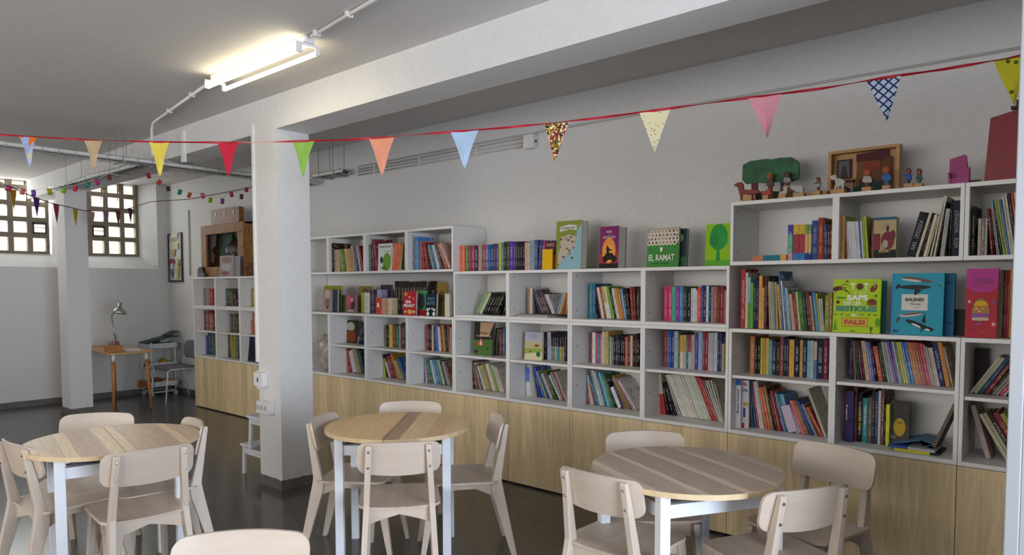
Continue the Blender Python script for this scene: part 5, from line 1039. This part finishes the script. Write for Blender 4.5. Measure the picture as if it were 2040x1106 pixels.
# ================================================================ desk corner
bamboo = wood('bamboo', '#b98a54', '#cfa56c', scale=(1, 10, 10), rough=.45); bamv = wood('bamboo_leg', '#a06a38', '#b57f48', scale=(9, 9, 1), rough=.45)
dx0, dx1, dy0, dy1 = -6.40, -5.02, -.915, -.375
t = thing('desk', 'bamboo-topped desk with white-collared tapered legs by the window wall', 'desk', ((dx0+dx1)/2, (dy0+dy1)/2, 0)); cx, cy = t.location.x, t.location.y
bm = bmesh.new(); pr_ = []
hx, hy, rr_ = (dx1-dx0)/2, (dy1-dy0)/2, .05
for sx, sy, a0 in ((1, 1, 0), (-1, 1, 90), (-1, -1, 180), (1, -1, 270)):
    for q in range(5): a = R(a0+q*22.5); pr_.append((sx*(hx-rr_)+rr_*math.cos(a), sy*(hy-rr_)+rr_*math.sin(a)))
prism(bm, pr_, .715, .735, 'z'); bevel(obj('desktop', bm, bamboo, t), .004)
for sx in (-1, 1):
    for sy in (-1, 1):
        a, b = Vector((sx*(hx-.13), sy*(hy-.08), .714)), Vector((sx*(hx-.09), sy*(hy-.05), 0)); c = a+(b-a)*.13
        bm = bmesh.new(); tube(bm, [a+(b-a)*.13, a+(b-a)*.4, b], [.0225, .022, .013], 14); l = obj('leg', bm, bamv, t, smooth=True)
        bm = bmesh.new(); tube(bm, [a, c], .0232, 14); obj('leg_collar', bm, whitep, l, smooth=True)
bm = bmesh.new(); tube(bm, [(hx-.35, hy-.02, .712), (hx-.33, hy+.02, .6), (hx-.28, hy+.05, .45), (hx-.20, hy+.04, .3), (hx-.26, hy+.06, .12), (hx-.45, hy+.08, .012)], .004, 5); obj('power_cord', bm, darkm, t, smooth=True)
# work lamp
p = at(232, 689, X=-5.45); b = Vector((-5.45, p.y, .736)); metal = mat('brushed_silver', (.42, .42, .40), .35, .8)
t = thing('desk_lamp', 'silver jointed-arm desk lamp standing on the desk', 'lamp', b)
bm = bmesh.new(); lathe(bm, [(.0001, .0), (.075, .0), (.075, .012), (.02, .02), (.012, .045), (.0001, .045)], 20); obj('base', bm, darkm, t, smooth=True)
h1 = at(222, 631, X=-5.45)-b; h2 = at(233, 608, X=-5.45)-b
j1 = Vector((0, h1.y, h1.z)); j2 = Vector((0, h2.y-.0, h2.z-.02))
bm = bmesh.new()
for o_ in (-.012, .012): tube(bm, [(o_, 0, .04), (o_, j1.y, j1.z)], .007, 6)
tube(bm, [(0, .02, .05), (0, .005, .19)], .009, 6)
obj('arm', bm, metal, t, smooth=True)
bm = bmesh.new()
for o_ in (-.012, .012): tube(bm, [(o_, j1.y, j1.z), (o_, j2.y+.01, j2.z)], .007, 6)
tube(bm, [j2, j2+Vector((0, -.02, .05)), j2+Vector((0, .01, .075)), j2+Vector((0, .04, .055))], .004, 6); obj('upper_arm', bm, metal, t, smooth=True)
M = Matrix.Translation(j2+Vector((0, .035, 0))) @ Matrix.Rotation(R(-8), 4, 'X')
bm = bmesh.new(); lathe(bm, [(.0001, .055), (.022, .052), (.026, .0), (.035, -.012), (.07, -.05), (.085, -.095), (.083, -.095), (.068, -.05), (.03, -.012), (.0001, -.0)], 24, M); obj('lamp_shade', bm, metal, t, smooth=True)
bm = bmesh.new(); tube(bm, [(.0, .02, .025), (.05, .06, .02), (.1, .12, .004)], .003, 5); obj('cord', bm, mat('red_cord', '8a3020', .6), t)
# box of pens, papers
p = at(200, 705, X=-5.12); q = Vector((-5.2, -.80, .736))
t = thing('pen_box', 'orange-brown box of pens at the desk edge by the column', 'box', q)
bm = bmesh.new(); box(bm, -.06, -.10, 0, .06, .07, .085); obj('box', bm, wood('kraft_box', '#a06a38', '#b07a44'), t)
bm = bmesh.new()
for k in range(7): tube(bm, [(0, -.07+.02*k, .08), (.01*(k % 3), -.075+.021*k, .125+.012*(k % 3))], .005, 6)
obj('pens', bm, mat('pen_red', '7a2820', .4), t)
bm = bmesh.new(); box(bm, -.1, -.08, 0, .1, .10, .012); box(bm, -.09, -.07, .012, .08, .09, .022); tag(obj('paper_stack', bm, mat('white_paper', 'c8c8c4', .8), None, (-5.28, -.60, .736)), 'stack of white papers beside the lamp on the desk', 'papers')
# trolley
t = thing('trolley', 'white three-tier utility trolley in the corner behind the grey chair', 'trolley', (-6.14, .10, 0)); tw, tl = .145, .20
tm_ = mat('white_trolley_metal', (.62, .63, .64), .4)
for z in (.67, .40, .13):
    bm = bmesh.new(); box(bm, -tw, -tl, z, tw, tl, z+.004)
    for q in ((-tw, -tl, -tw+.004, tl), (tw-.004, -tl, tw, tl), (-tw, -tl, tw, -tl+.004), (-tw, tl-.004, tw, tl)): box(bm, q[0], q[1], z, q[2], q[3], z+.075)
    obj('basket', bm, tm_, t)
bm = bmesh.new()
for sy in (-1, 1):
    for sx in (-1, 1): tube(bm, [(sx*(tw+.006), sy*tl*.8, .06), (sx*(tw+.006), sy*tl*.8, .76)], .009, 8)
    tube(bm, [(-tw-.006, sy*tl*.8, .06), (tw+.006, sy*tl*.8, .06)], .009, 8)
for sx in (-1, 1): tube(bm, [(sx*(tw+.006), -tl*.8, .06), (sx*(tw+.006), tl*.8, .06)], .009, 8)
obj('frame', bm, tm_, t, smooth=True)
for sx in (-1, 1):
    for sy in (-1, 1): bm = bmesh.new(); lathe(bm, [(.0001, -.011), (.03, -.011), (.03, .011), (.0001, .011)], 14, Matrix.Translation((sx*(tw), sy*tl*.8, .031)) @ Matrix.Rotation(R(90), 4, 'Y')); obj('caster', bm, mat('caster_grey', (.4, .4, .42), .4), t)
green = mat('dark_green_card', '16342e', .5)
t = thing('ring_binder', 'dark green ring binder lying half open on the trolley top', 'binder', (-6.13, .08, .752))
bm = bmesh.new(); box(bm, -.13, -.2, -.003, .13, .12, .004); prism(bm, [(-.2, .004), (.15, .075), (.24, .075), (.24, .09), (.15, .088), (-.2, .012)], -.13, .13, 'x'); obj('cover', bm, green, t)
bm = bmesh.new(); prism(bm, [(.12, .088), (.2, .125), (.26, .15), (.26, .158), (.19, .135), (.11, .096)], -.11, .11, 'x'); obj('flap', bm, green, t)
bm = bmesh.new(); box(bm, -.1, .0, .005, .1, .10, .05); obj('papers', bm, mat('grey_paper', '98a098', .8), t)
for nm, lab, c, x, y, z, s in (('tape_holder', 'yellow and black tape holder on the middle trolley tier', 'a88a18', -6.10, .13, .405, (.05, .045, .12)), ('craft_scraps', 'green and white craft bundle on the middle trolley tier', '586858', -6.12, -.05, .405, (.08, .07, .08)),
      ('small_carton', 'brown carton on the bottom trolley tier', '7a4428', -6.10, .02, .135, (.06, .06, .11)), ('pencil_tray', 'tan pencil tray on the bottom trolley tier', 'a88a68', -6.10, .17, .135, (.06, .07, .09)), ('wooden_block', 'orange-brown block at the end of the bottom trolley tier', '986038', -6.12, -.14, .135, (.05, .04, .09)), ('mug', 'grey mug on the middle trolley tier', '8a8078', -6.05, .19+.0, .405, (.03, .03, .08))):
    bm = bmesh.new()
    if nm == 'mug': lathe(bm, [(.0001, 0), (.03, 0), (.033, .08), (.03, .08), (.027, .006), (.0001, .006)], 14)
    elif nm == 'craft_scraps':
        bmesh.ops.create_icosphere(bm, subdivisions=2, radius=1)
        for v in bm.verts: v.co = Vector((v.co.x*s[0], v.co.y*s[1], (v.co.z+1)*s[2]*.5*(1+.2*math.sin(9*v.co.x))))
    elif nm == 'tape_holder': prism(bm, [(-s[1], 0), (s[1], 0), (s[1], s[2]*.6), (s[1]*.3, s[2]), (-s[1]*.8, s[2]*.8)], -s[0], s[0], 'x')
    else: box(bm, -s[0], -s[1], 0, s[0], s[1], s[2]); box(bm, -s[0]*.8, -s[1]*.8, s[2], s[0]*.8, s[1]*.8, s[2]*1.06)
    tag(obj(nm, bm, mat('trolley_'+c, c, .6, var=.2, scale=30), None, (x, y, z+.0005)), lab, nm.split('_')[-1])
# grey upholstered chair
t = thing('office_chair', 'grey upholstered chair with white tube legs by the shelf end', 'chair', (-5.50, .05, 0)); up = mat('grey_upholstery', '6a6870', .85, var=.1, scale=60)
bm = bmesh.new(); cols = rounded(.215, lambda x: -.21, lambda x: .19, .07); slab(bm, cols, lambda s, y: Vector((s, y, .465+.01*(s/.2)**2)), lambda s, y: Vector((s, y, .43))); obj('seat', bm, up, t, smooth=True)
bm = bmesh.new(); cols = rounded(.20, lambda x: .56, lambda x: .80, .09); fy = lambda s, z: .235-.5*s*s+.12*(z-.55); slab(bm, cols, lambda s, z: Vector((s, fy(s, z)-.018, z)), lambda s, z: Vector((s, fy(s, z)+.012, z))); obj('backrest', bm, up, t, smooth=True)
for sx in (-1, 1):
    bm = bmesh.new(); tube(bm, [(sx*.235, -.23, 0), (sx*.225, -.19, .42), (sx*.225, -.15, .44), (sx*.225, .17, .44)], .010, 8); obj('leg', bm, tm_, t, smooth=True)
    bm = bmesh.new(); tube(bm, [(sx*.235, .29, 0), (sx*.225, .20, .43), (sx*.20, .235, .62)], .010, 8); obj('leg', bm, tm_, t, smooth=True)
bm = bmesh.new()
for y in (-.14, .15): tube(bm, [(-.225, y, .428), (.225, y, .428)], .008, 6)
obj('seat_frame', bm, tm_, t)
# step stool beside the pillar
t = thing('step_stool', 'white two-step wooden stool beside the white pillar', 'stool', (-.90, -1.055, 0))
stw = mat('white_stool_paint', (.60, .61, .64), .45)
def board(n, x0, y0, z0, x1, y1, z1): bm = bmesh.new(); box(bm, x0, y0, z0, x1, y1, z1); return bevel(obj(n, bm, stw, t), .003)
board('top_step', -.23, -.19, .478, .02, .19, .50); board('lower_step', -.355, -.185, .232, -.17, .185, .25)
for sy in (-1, 1):
    y0 = sy*.165-.012
    bm = bmesh.new(); prism(bm, [(.0, 0), (.035, 0), (.012, .478), (-.03, .478)], y0, y0+.024, 'y'); bevel(obj('leg', bm, stw, t), .003)
    bm = bmesh.new(); prism(bm, [(-.345, 0), (-.31, 0), (-.295, .232), (-.33, .232)], y0, y0+.024, 'y'); bevel(obj('leg', bm, stw, t), .003)
    bm = bmesh.new(); prism(bm, [(-.24, .17), (-.205, .17), (-.175, .478), (-.215, .478)], y0, y0+.024, 'y'); bevel(obj('upright', bm, stw, t), .003)
    bm = bmesh.new(); box(bm, -.30, y0+.004, .17, .01, y0+.020, .222); box(bm, -.19, y0+.004, .43, .0, y0+.020, .477); bevel(obj('side_rail', bm, stw, t), .003)
# poster by the corner
a, b = Vector((-6.415, .398, 1.61)), Vector((-5.965, .398, 2.32)); w_, h_ = b.x-a.x, b.z-a.z
t = thing('framed_poster', 'dark-framed drawing poster hung in the corner past the window', 'poster', (a.x, .376, a.z))
bm = bmesh.new(); f = .028
for q in ((0, 0, w_, f), (0, h_-f, w_, h_), (0, f, f, h_-f), (w_-f, f, w_, h_-f)): box(bm, q[0], 0, q[1], q[2], .022, q[3])
obj('frame', bm, mat('dark_frame', (.03, .03, .032), .4), t)
bm = bmesh.new(); box(bm, f, .012, f, w_-f, .016, h_-f); sheet = obj('sheet', bm, mat('poster_paper', 'c8cec0', .7), t)
o = bpy.data.objects.new('art', None); 
art(t, w_, h_, [('e', .4, .62, .16, .16, 'b89868'), ('e', .3, .42, .2, .1, '8a3050'), ('e', .32, .34, .1, .08, 'b8b8c8'), ('p', [(.12, .25), (.45, .28), (.28, .06)], '7a5a98'), ('e', .55, .25, .14, .09, 'c0bc90'), ('e', .55, .25, .03, .02, '282828'), ('p', [(.62, .05), (.8, .1), (.85, .45), (.7, .5)], 'b8a050'), ('e', .78, .36, .05, .03, '383838'),
  ('r', .3, .66, .78, .8, 'd0c4a0'), ('r', .25, .9, .75, 1.0, 'd0c8ac'), ('t', 'LES SABATES', .5, .86, .7, .05, '6a7068')], 'drawing')
t.children[-1].location.y = .0 
# ================================================================ puppet theatre and things around it (on the far shelf)
Yt = .08; Zt = ZS2+.001
oldw = wood('old_brown_wood', '#6e4420', '#a06e3a', scale=(3, 8, 3), rough=.6, nscale=4)
A_, B_ = xat(402, Yt, Zt), xat(486, Yt, Zt); tt = at(440, 446, Y=Yt).z
t = thing('puppet_theatre', 'brown wooden puppet theatre with dark curtains on the far shelf', 'puppet theatre', (A_, Yt, Zt)); w_ = B_-A_; h_ = tt-Zt
bm = bmesh.new(); f = w_*.13
for q in ((0, 0, w_, h_*.19), (0, h_*.82, w_, h_), (0, h_*.19, f, h_*.82), (w_-f, h_*.19, w_, h_*.82)): box(bm, q[0], 0, q[1], q[2], .03, q[3])
bevel(obj('front_frame', bm, oldw, t), .004)
bm = bmesh.new(); box(bm, w_-.022, .0302, 0, w_, .29, h_); box(bm, 0, .0302, 0, .022, .29, h_); box(bm, 0, .0302, h_-.022, w_, .29, h_-.001); obj('side_panel', bm, oldw, t)
def cut(nm, pts, y, th, col, par): bm = bmesh.new(); prism(bm, [(x*w_, z*h_) for x, z in pts], y, y+th, 'y'); return obj(nm, bm, mat('paint_'+col, col, .7, var=.15), par)
cut('curtain', [(.12, .28), (.12, .83), (.32, .83), (.3, .6), (.2, .52), (.28, .4), (.24, .27)], .034, .012, '2a1418', t); cut('curtain', [(.88, .83), (.74, .83), (.8, .7), (.88, .65)], .034, .012, '2a1c20', t)
cut('painted_tree', [(.3, .2), (.3, .83), (.6, .83), (.62, .75), (.55, .62), (.42, .55), (.4, .2)], .08, .012, '1c3826', t)
cut('puppet', [(.42, .38), (.46, .5), (.5, .44), (.56, .47), (.62, .42), (.68, .47), (.74, .44), (.7, .38)], .05, .012, '1c1c1e', t)
t = thing('toy_suitcase', 'small brown suitcase standing on the puppet theatre', 'suitcase', (A_+w_*.17, Yt+.05, tt+.001)); sw_ = w_*.66; sh = at(440, 414, Y=Yt).z-tt
bm = bmesh.new(); cols = rounded(sw_/2, lambda x: 0, lambda x: sh, .03, 6); slab(bm, cols, lambda s, z: Vector((s+sw_/2, 0, z)), lambda s, z: Vector((s+sw_/2, .065, z))); obj('case', bm, wood('case_brown', '#6a4020', '#8a5a2c'), t)
bm = bmesh.new()
for x in (.18, .5, .82): box(bm, sw_*x-.01, -.004, sh*.55, sw_*x+.01, 0, sh*.8)
obj('buckle', bm, mat('dull_brass', (.4, .35, .28), .4, .6), t)
def standing(zm, x0, x1, top, Y, t_, col, label, items=(), nm='book', cat='book'):
    return front_book(zm, x0, x1, top, Zt, Y, t_, col, label, items, 'things beside the puppet theatre', 2, name=nm, cat=cat, pages=(nm == 'book'))
ZT = (370, 380, 6.147)
standing(ZT, 415, 580, 795, .02, .016, 'a08c88', 'pinkish patterned book standing before the puppet theatre', [('e', .5, .8, .4, .12, '8a6a68'), ('e', .5, .45, .35, .12, 'b0a8a4'), ('e', .4, .15, .3, .08, '7a5048')])
standing(ZT, 582, 665, 800, .03, .02, '8a8688', 'plain grey board standing beside the pinkish book', (), 'display_board', 'board')
bm = bmesh.new(); X0 = xat(370+130/6.147, .04, Zt); 
cols = rounded(.075, lambda x: 0, lambda x: .13, .06, 6); slab(bm, cols, lambda s, z: Vector((s, 0, z)), lambda s, z: Vector((s, .05, z))); tag(obj('round_topped_box', bm, mat('dark_brown_lacquer', '2e1a14', .4), None, (X0+.09, .05, Zt)), 'dark round-topped box at the end of the far shelf top', 'box', 'things beside the puppet theatre')
bm = bmesh.new(); box(bm, 0, 0, 0, .17, .02, .055); tag(obj('card', bm, mat('blue_grey_card', '5a6270', .6), None, (X0+.075, .02, Zt)), 'small blue-grey card lying before the dark round-topped box', 'card', 'things beside the puppet theatre')
bm = bmesh.new(); X1 = xat(505, .1, Zt); lathe(bm, [(.0001, 0), (.05, 0), (.07, .05), (.06, .1), (.03, .125), (.035, .15), (.0001, .165)], 12); tag(obj('clay_figure', bm, mat('reddish_clay', '5a3a34', .7, var=.3, scale=30), None, (X1, .12, Zt), True), 'small reddish clay figure between the theatre and the white pillar', 'figure', 'things beside the puppet theatre')
bm = bmesh.new(); a = xat(487, .12, b0); front_book((0, 0, 1), 484, 519, 672, b0, .08, .012, '14182a', 'dark blue bag-like portfolio in the bottom cubby behind the pillar', [('e', .5, .9, .3, .08, '20263c')], '', 6, name='portfolio', cat='portfolio')
bm.free()
for o in bpy.data.objects:
    if o.get('group') == '': del o['group']
# ================================================================ painted wooden figures on top of the wall-hung unit
ZF = ZS3+.001
F1, F2 = (1450, 270, 6.8), (1640, 200, 5.1)
raww = wood('raw_pine', '#a87c50', '#c09464', scale=(3, 3, 8), rough=.6)
def cutout(parent, nm, zm, pts, Y, th, col, base, dz=0):
    """painted board figure sawn from a plank: outline in the photo, placed at its own depth"""
    P_ = [at(zm[0]+x/zm[2], zm[1]+y/zm[2], Y=Y) for x, y in pts]; L0 = parent.location
    bm = bmesh.new(); prism(bm, [(p.x-L0.x, p.z-L0.z+dz) for p in P_], Y-L0.y, Y-L0.y+th, 'y')
    m_ = col if not isinstance(col, str) else mat('paint_'+col, col, .6, var=.18, scale=18)
    o = obj(nm, bm, m_, parent); bevel(o, .002); return o
def disc(parent, nm, zm, x, y, rx, ry, Y, th, col, n=14):
    return cutout(parent, nm, zm, [(x+rx*math.cos(2*PI*k/n), y+ry*math.sin(2*PI*k/n)) for k in range(n)], Y, th, col, 0)
def fig(nm, label, cat, zm, x, Y, group='painted wooden figures on the top shelf', z=None):
    X = xat(zm[0]+x/zm[2], Y, ZF); return thing(nm, label, cat, (X, Y, ZF), 0, group)
def foot(parent, zm, x0, x1, ytop, Y, d=.05, col=None):
    a, b = xat(zm[0]+x0/zm[2], Y, ZF), xat(zm[0]+x1/zm[2], Y, ZF); h = at(zm[0]+x0/zm[2], zm[1]+ytop/zm[2], Y=Y).z-ZF
    bm = bmesh.new(); box(bm, a-parent.location.x, Y-.012-parent.location.y, 0, b-parent.location.x, Y-.012+d-parent.location.y, max(.008, h)); bevel(obj('base', bm, col or raww, parent), .0015, 1)
# tree
t = fig('wooden_tree', 'painted wooden tree with a wide green crown and two trunks', 'figure', F1, 560, .14)
cutout(t, 'crown', F1, [(190, 600), (200, 400), (300, 345), (520, 315), (600, 320), (700, 300), (860, 292), (950, 350), (965, 480), (950, 590), (860, 620), (700, 615), (560, 640), (380, 640), (240, 655)], .14, .02, mat('green_foliage_paint', '1f5834', .6, var=.45, scale=14), 0)
cutout(t, 'trunk', F1, [(315, 640), (400, 635), (400, 720), (400, 870), (315, 870)], .142, .016, '6a2c28', 0); cutout(t, 'trunk', F1, [(708, 610), (760, 615), (745, 700), (760, 840), (690, 845), (712, 700)], .142, .016, '221c1e', 0)
# ground strip boards
def strip(label, zm, x0, x1, ytop, Y, col):
    a, b = xat(zm[0]+x0/zm[2], Y, ZF), xat(zm[0]+x1/zm[2], Y, ZF); h = at(zm[0]+x0/zm[2], zm[1]+ytop/zm[2], Y=Y).z-ZF
    bm = bmesh.new(); box(bm, 0, 0, 0, b-a, .03, max(.012, h)); tag(bevel(obj('wooden_block', bm, mat('paint_'+col, col, .7) if isinstance(col, str) else col, None, (a, Y, ZF)), .002), label, 'block', 'painted wooden blocks on the top shelf')
strip('dark green painted block between the cat and the goose', F1, 575, 690, 765, .10, '2a3424'); strip('olive green block behind the red-brown animal', F1, 390, 470, 770, .10, '28382c')
strip('raw wooden strip under the small boy with spread arms', F1, 1085, 1340, 765, .09, raww); strip('flat brown block beside the pink armchair', F2, 1490, 1595, 812, .10, '5a4228')
# red-brown dog
t = fig('wooden_dog', 'red-brown painted wooden dog, outermost under the green tree', 'figure', F1, 250, .03)
cutout(t, 'body', F1, [(80, 680), (90, 660), (130, 635), (170, 630), (200, 650), (210, 730), (300, 735), (380, 728), (410, 740), (440, 775), (380, 790), (345, 800), (340, 800), (240, 800), (190, 800), (190, 875), (170, 880), (160, 800), (140, 740), (130, 700)], .03, .018, '7a3028', 0)
cutout(t, 'leg', F1, [(345, 800), (365, 800), (370, 862), (345, 865)], .032, .014, 'a87848', 0); foot(t, F1, 205, 330, 815, .034, .04)
t = fig('wooden_cat', 'small orange-red wooden cat on a pale block beside the dog', 'figure', F1, 515, .03)
cutout(t, 'body', F1, [(450, 800), (450, 745), (470, 760), (520, 745), (530, 725), (555, 740), (580, 730), (585, 800), (560, 812), (480, 812)], .03, .016, '9a3a24', 0); foot(t, F1, 475, 555, 812, .03)
def person(label, zm, cx, ytop, ybot, w, body, legs, hair, face='8a4a34', arms=None, Y=.09, base=True, basex=None):
    t = fig('wooden_figure', label, 'figure', zm, cx, Y); H = ybot-ytop; hr = w*.33
    cutout(t, 'body', zm, [(cx-w*.32, ytop+H*.36), (cx+w*.32, ytop+H*.36), (cx+w*.5, ytop+H*.66), (cx+w*.3, ytop+H*.72), (cx-w*.3, ytop+H*.72), (cx-w*.5, ytop+H*.66)], Y, .018, body, 0)
    cutout(t, 'legs', zm, [(cx-w*.3, ytop+H*.70), (cx+w*.3, ytop+H*.70), (cx+w*.18, ybot), (cx-w*.18, ybot)], Y+.001, .016, legs, 0)
    disc(t, 'hair', zm, cx, ytop+H*.19, hr*1.15, H*.19, Y+.003, .018, hair); h_ = disc(t, 'head', zm, cx, ytop+H*.22, hr*.82, H*.145, Y-.004, .018, face)
    if arms: cutout(t, 'arms', zm, [(cx-w*.9, ytop+H*.44), (cx-w*.3, ytop+H*.38), (cx+w*.3, ytop+H*.38), (cx+w*.9, ytop+H*.40), (cx+w*.9, ytop+H*.43), (cx+w*.3, ytop+H*.45), (cx-w*.3, ytop+H*.45), (cx-w*.9, ytop+H*.48)], Y-.003, .008, arms, 0)
    if base: foot(t, zm, (basex or (cx-w*.45, cx+w*.45))[0], (basex or (0, cx+w*.45))[1], ybot-2, Y)
    return t
person('wooden figure with yellow hair and dark coat standing before the green tree', F1, 570, 505, 760, 100, '4a3430', '6a2830', 'a06a20', '7a3a20')
person('wooden figure with white collar and maroon skirt under the green tree', F1, 800, 498, 690, 110, '8a848a', '6a1c28', '3a1c18', '5a2c26')
bpy.data.objects[[o.name for o in bpy.data.objects if o.name.startswith('wooden_figure')][-1]]
t = fig('wooden_goose', 'white painted wooden goose under the green tree', 'figure', F1, 745, .03)
cutout(t, 'body', F1, [(690, 795), (695, 765), (755, 745), (765, 700), (785, 678), (825, 685), (800, 705), (800, 760), (790, 795)], .03, .016, 'b0aca8', 0); foot(t, F1, 690, 790, 795, .03)
t = fig('wooden_sheep', 'white painted wooden sheep beside the goose', 'figure', F1, 950, .04)
cutout(t, 'body', F1, [(840, 700), (850, 675), (890, 672), (930, 685), (990, 672), (1020, 700), (1015, 750), (1020, 780), (985, 775), (940, 770), (905, 775), (900, 745), (855, 735)], .04, .02, 'a8a8a6', 0); cutout(t, 'muzzle', F1, [(800, 715), (840, 705), (850, 745), (905, 745), (900, 770), (820, 755)], .035, .012, '6a2c24', 0); foot(t, F1, 890, 1035, 785, .04)
person('small wooden boy with thin arms spread wide, between sheep and framed scene', F1, 1220, 562, 752, 62, '9a9898', '6a1c28', '48261c', '98482c', '2a2a30', Y=.06, base=True, basex=(1175, 1255))
# framed scene
Yf = .16; x0, x1 = xat(F2[0]+45/F2[2], Yf, ZF), xat(F2[0]+765/F2[2], Yf, ZF); zt = at(F2[0]+400/F2[2], F2[1]+482/F2[2], Y=Yf).z
t = thing('framed_scene', 'wooden tray frame holding a painted room scene with maroon curtain', 'picture', (x0, Yf, ZF), 0); w_, h_ = x1-x0, zt-ZF
bm = bmesh.new(); f = .016
for q in ((0, 0, w_, f), (0, h_-f, w_, h_), (0, f, f, h_-f), (w_-f, f, w_, h_-f)): box(bm, q[0], 0, q[1], q[2], .07, q[3])
obj('frame', bm, raww, t)
bm = bmesh.new(); box(bm, f, .055, f, w_-f, .062, h_-f); obj('backboard', bm, raww, t)
def pc(nm, pts, y, th, col): bm = bmesh.new(); prism(bm, [(x*w_, z*h_) for x, z in pts], y, y+th, 'y'); return obj(nm, bm, mat('paint_'+col, col, .7, var=.2, scale=25) if isinstance(col, str) else col, t)
pc('painted_wall', [(.38, .04), (.38, .76), (.84, .80), (.84, .04)], .045, .009, '6a4420'); pc('curtain', [(.38, .74), (.38, .9), (.83, .93), (.83, .74)], .035, .009, '4e1420')
pc('portrait_frame', [(.09, .40), (.09, .82), (.31, .82), (.31, .40)], .043, .009, '3e1c1c'); pc('portrait', [(.12, .42), (.12, .78), (.28, .78), (.28, .42)], .040, .003, '5a5a68'); pc('portrait_sitter', [(.15, .42), (.17, .56), (.19, .68), (.22, .68), (.24, .56), (.26, .42)], .037, .003, '3a302c')
pc('mantel', [(.06, .30), (.06, .36), (.36, .36), (.36, .30)], .03, .02, '5a2420'); pc('fireplace', [(.08, .04), (.08, .30), (.34, .30), (.34, .04)], .041, .012, 'a08468'); pc('hearth', [(.16, .04), (.16, .16), (.22, .24), (.30, .16), (.30, .04)], .037, .004, '241c1c')
pc('door_panel', [(.48, .52), (.48, .70), (.72, .72), (.72, .52)], .040, .005, '7a3018'); pc('chair_back', [(.42, .06), (.44, .34), (.52, .40), (.62, .34), (.64, .06)], .036, .006, '3a2014'); pc('carpet', [(.36, .04), (.36, .20), (.72, .28), (.84, .04)], .030, .005, '1c3a34')
pc('side_post', [(.76, .04), (.76, .76), (.88, .78), (.88, .04)], .030, .006, '5a3418')
# figures before the scene
t = fig('wooden_goat', 'white painted wooden goat on a block before the framed scene', 'figure', F2, 150, .04)
cutout(t, 'body', F2, [(68, 785), (75, 765), (125, 752), (140, 790), (190, 795), (222, 825), (210, 850), (205, 900), (192, 905), (185, 865), (165, 870), (160, 905), (148, 905), (145, 870), (125, 905), (108, 905), (125, 860), (118, 810), (80, 805)], .04, .016, 'b4b0a8', 0); foot(t, F2, 82, 220, 908, .04)
person('wooden grandmother figure in white blouse and maroon skirt before the framed scene', F2, 445, 700, 888, 105, 'a8a098', '5a1c24', 'a04420', '9a4a30', None, .05, True, (395, 490))
person('wooden figure in a bright blue jacket before the framed scene', F2, 640, 668, 870, 105, '1e5a9a', '2a4a6a', 'a0442a', '98482c', None, .05, True, (600, 680))
person('small wooden boy in blue with spread arms, nearer the framed scene', F2, 866, 686, 852, 62, '2a4a90', '24342c', '4a2a18', '98482c', '24428a', .05, True, (822, 915))
person('small wooden figure in green with dark hair beside the boy in blue', F2, 972, 692, 850, 70, '2a4a34', '2a5038', '2e1e18', '98482c', None, .05, True, (918, 1010))
t = fig('toy_armchair', 'pink painted wooden toy armchair on the top shelf', 'toy', F2, 1375, .06)
cutout(t, 'back', F2, [(1280, 735), (1285, 600), (1440, 548), (1455, 558), (1470, 700), (1475, 830), (1272, 850)], .07, .02, '98386c', 0)
cutout(t, 'seat', F2, [(1270, 800), (1480, 750), (1480, 835), (1272, 852)], .035, .034, '94366a', 0); cutout(t, 'armrest', F2, [(1262, 735), (1285, 730), (1300, 850), (1272, 852)], .030, .04, 'a03c72', 0); cutout(t, 'armrest', F2, [(1462, 680), (1485, 675), (1480, 835), (1462, 838)], .030, .04, 'a03c72', 0)
Pb = [at(F2[0]+x/F2[2], F2[1]+y/F2[2], Y=.1) for x, y in ((1632, 820), (1700, 180), (1995, 85), (2140, 60), (2140, 800))]
bm = bmesh.new(); zmin = min(p.z for p in Pb); prism(bm, [(p.x, max(0, p.z-ZF) if p.z-ZF > .05 else 0) for p in Pb], 0, .04, 'y'); tag(obj('red_board', bm, wood('red_stained_wood', '#701018', '#8c1a22', scale=(10, 3, .8)), None, (0, .1, ZF)), 'tall dark red board standing at the end of the top shelf', 'board')
bm = bmesh.new(); p_ = at(2024, 213, Y=.1); box(bm, -.02, 0, 0, .10, .05, .012); box(bm, .0, .01, .012, .03, .03, .04); tag(obj('brown_peg', bm, mat('dark_peg', '4a3428', .7), None, (p_.x, .095, at(2024, 222, Y=.1).z+.016)), 'small brown block on the tall dark red board', 'block')
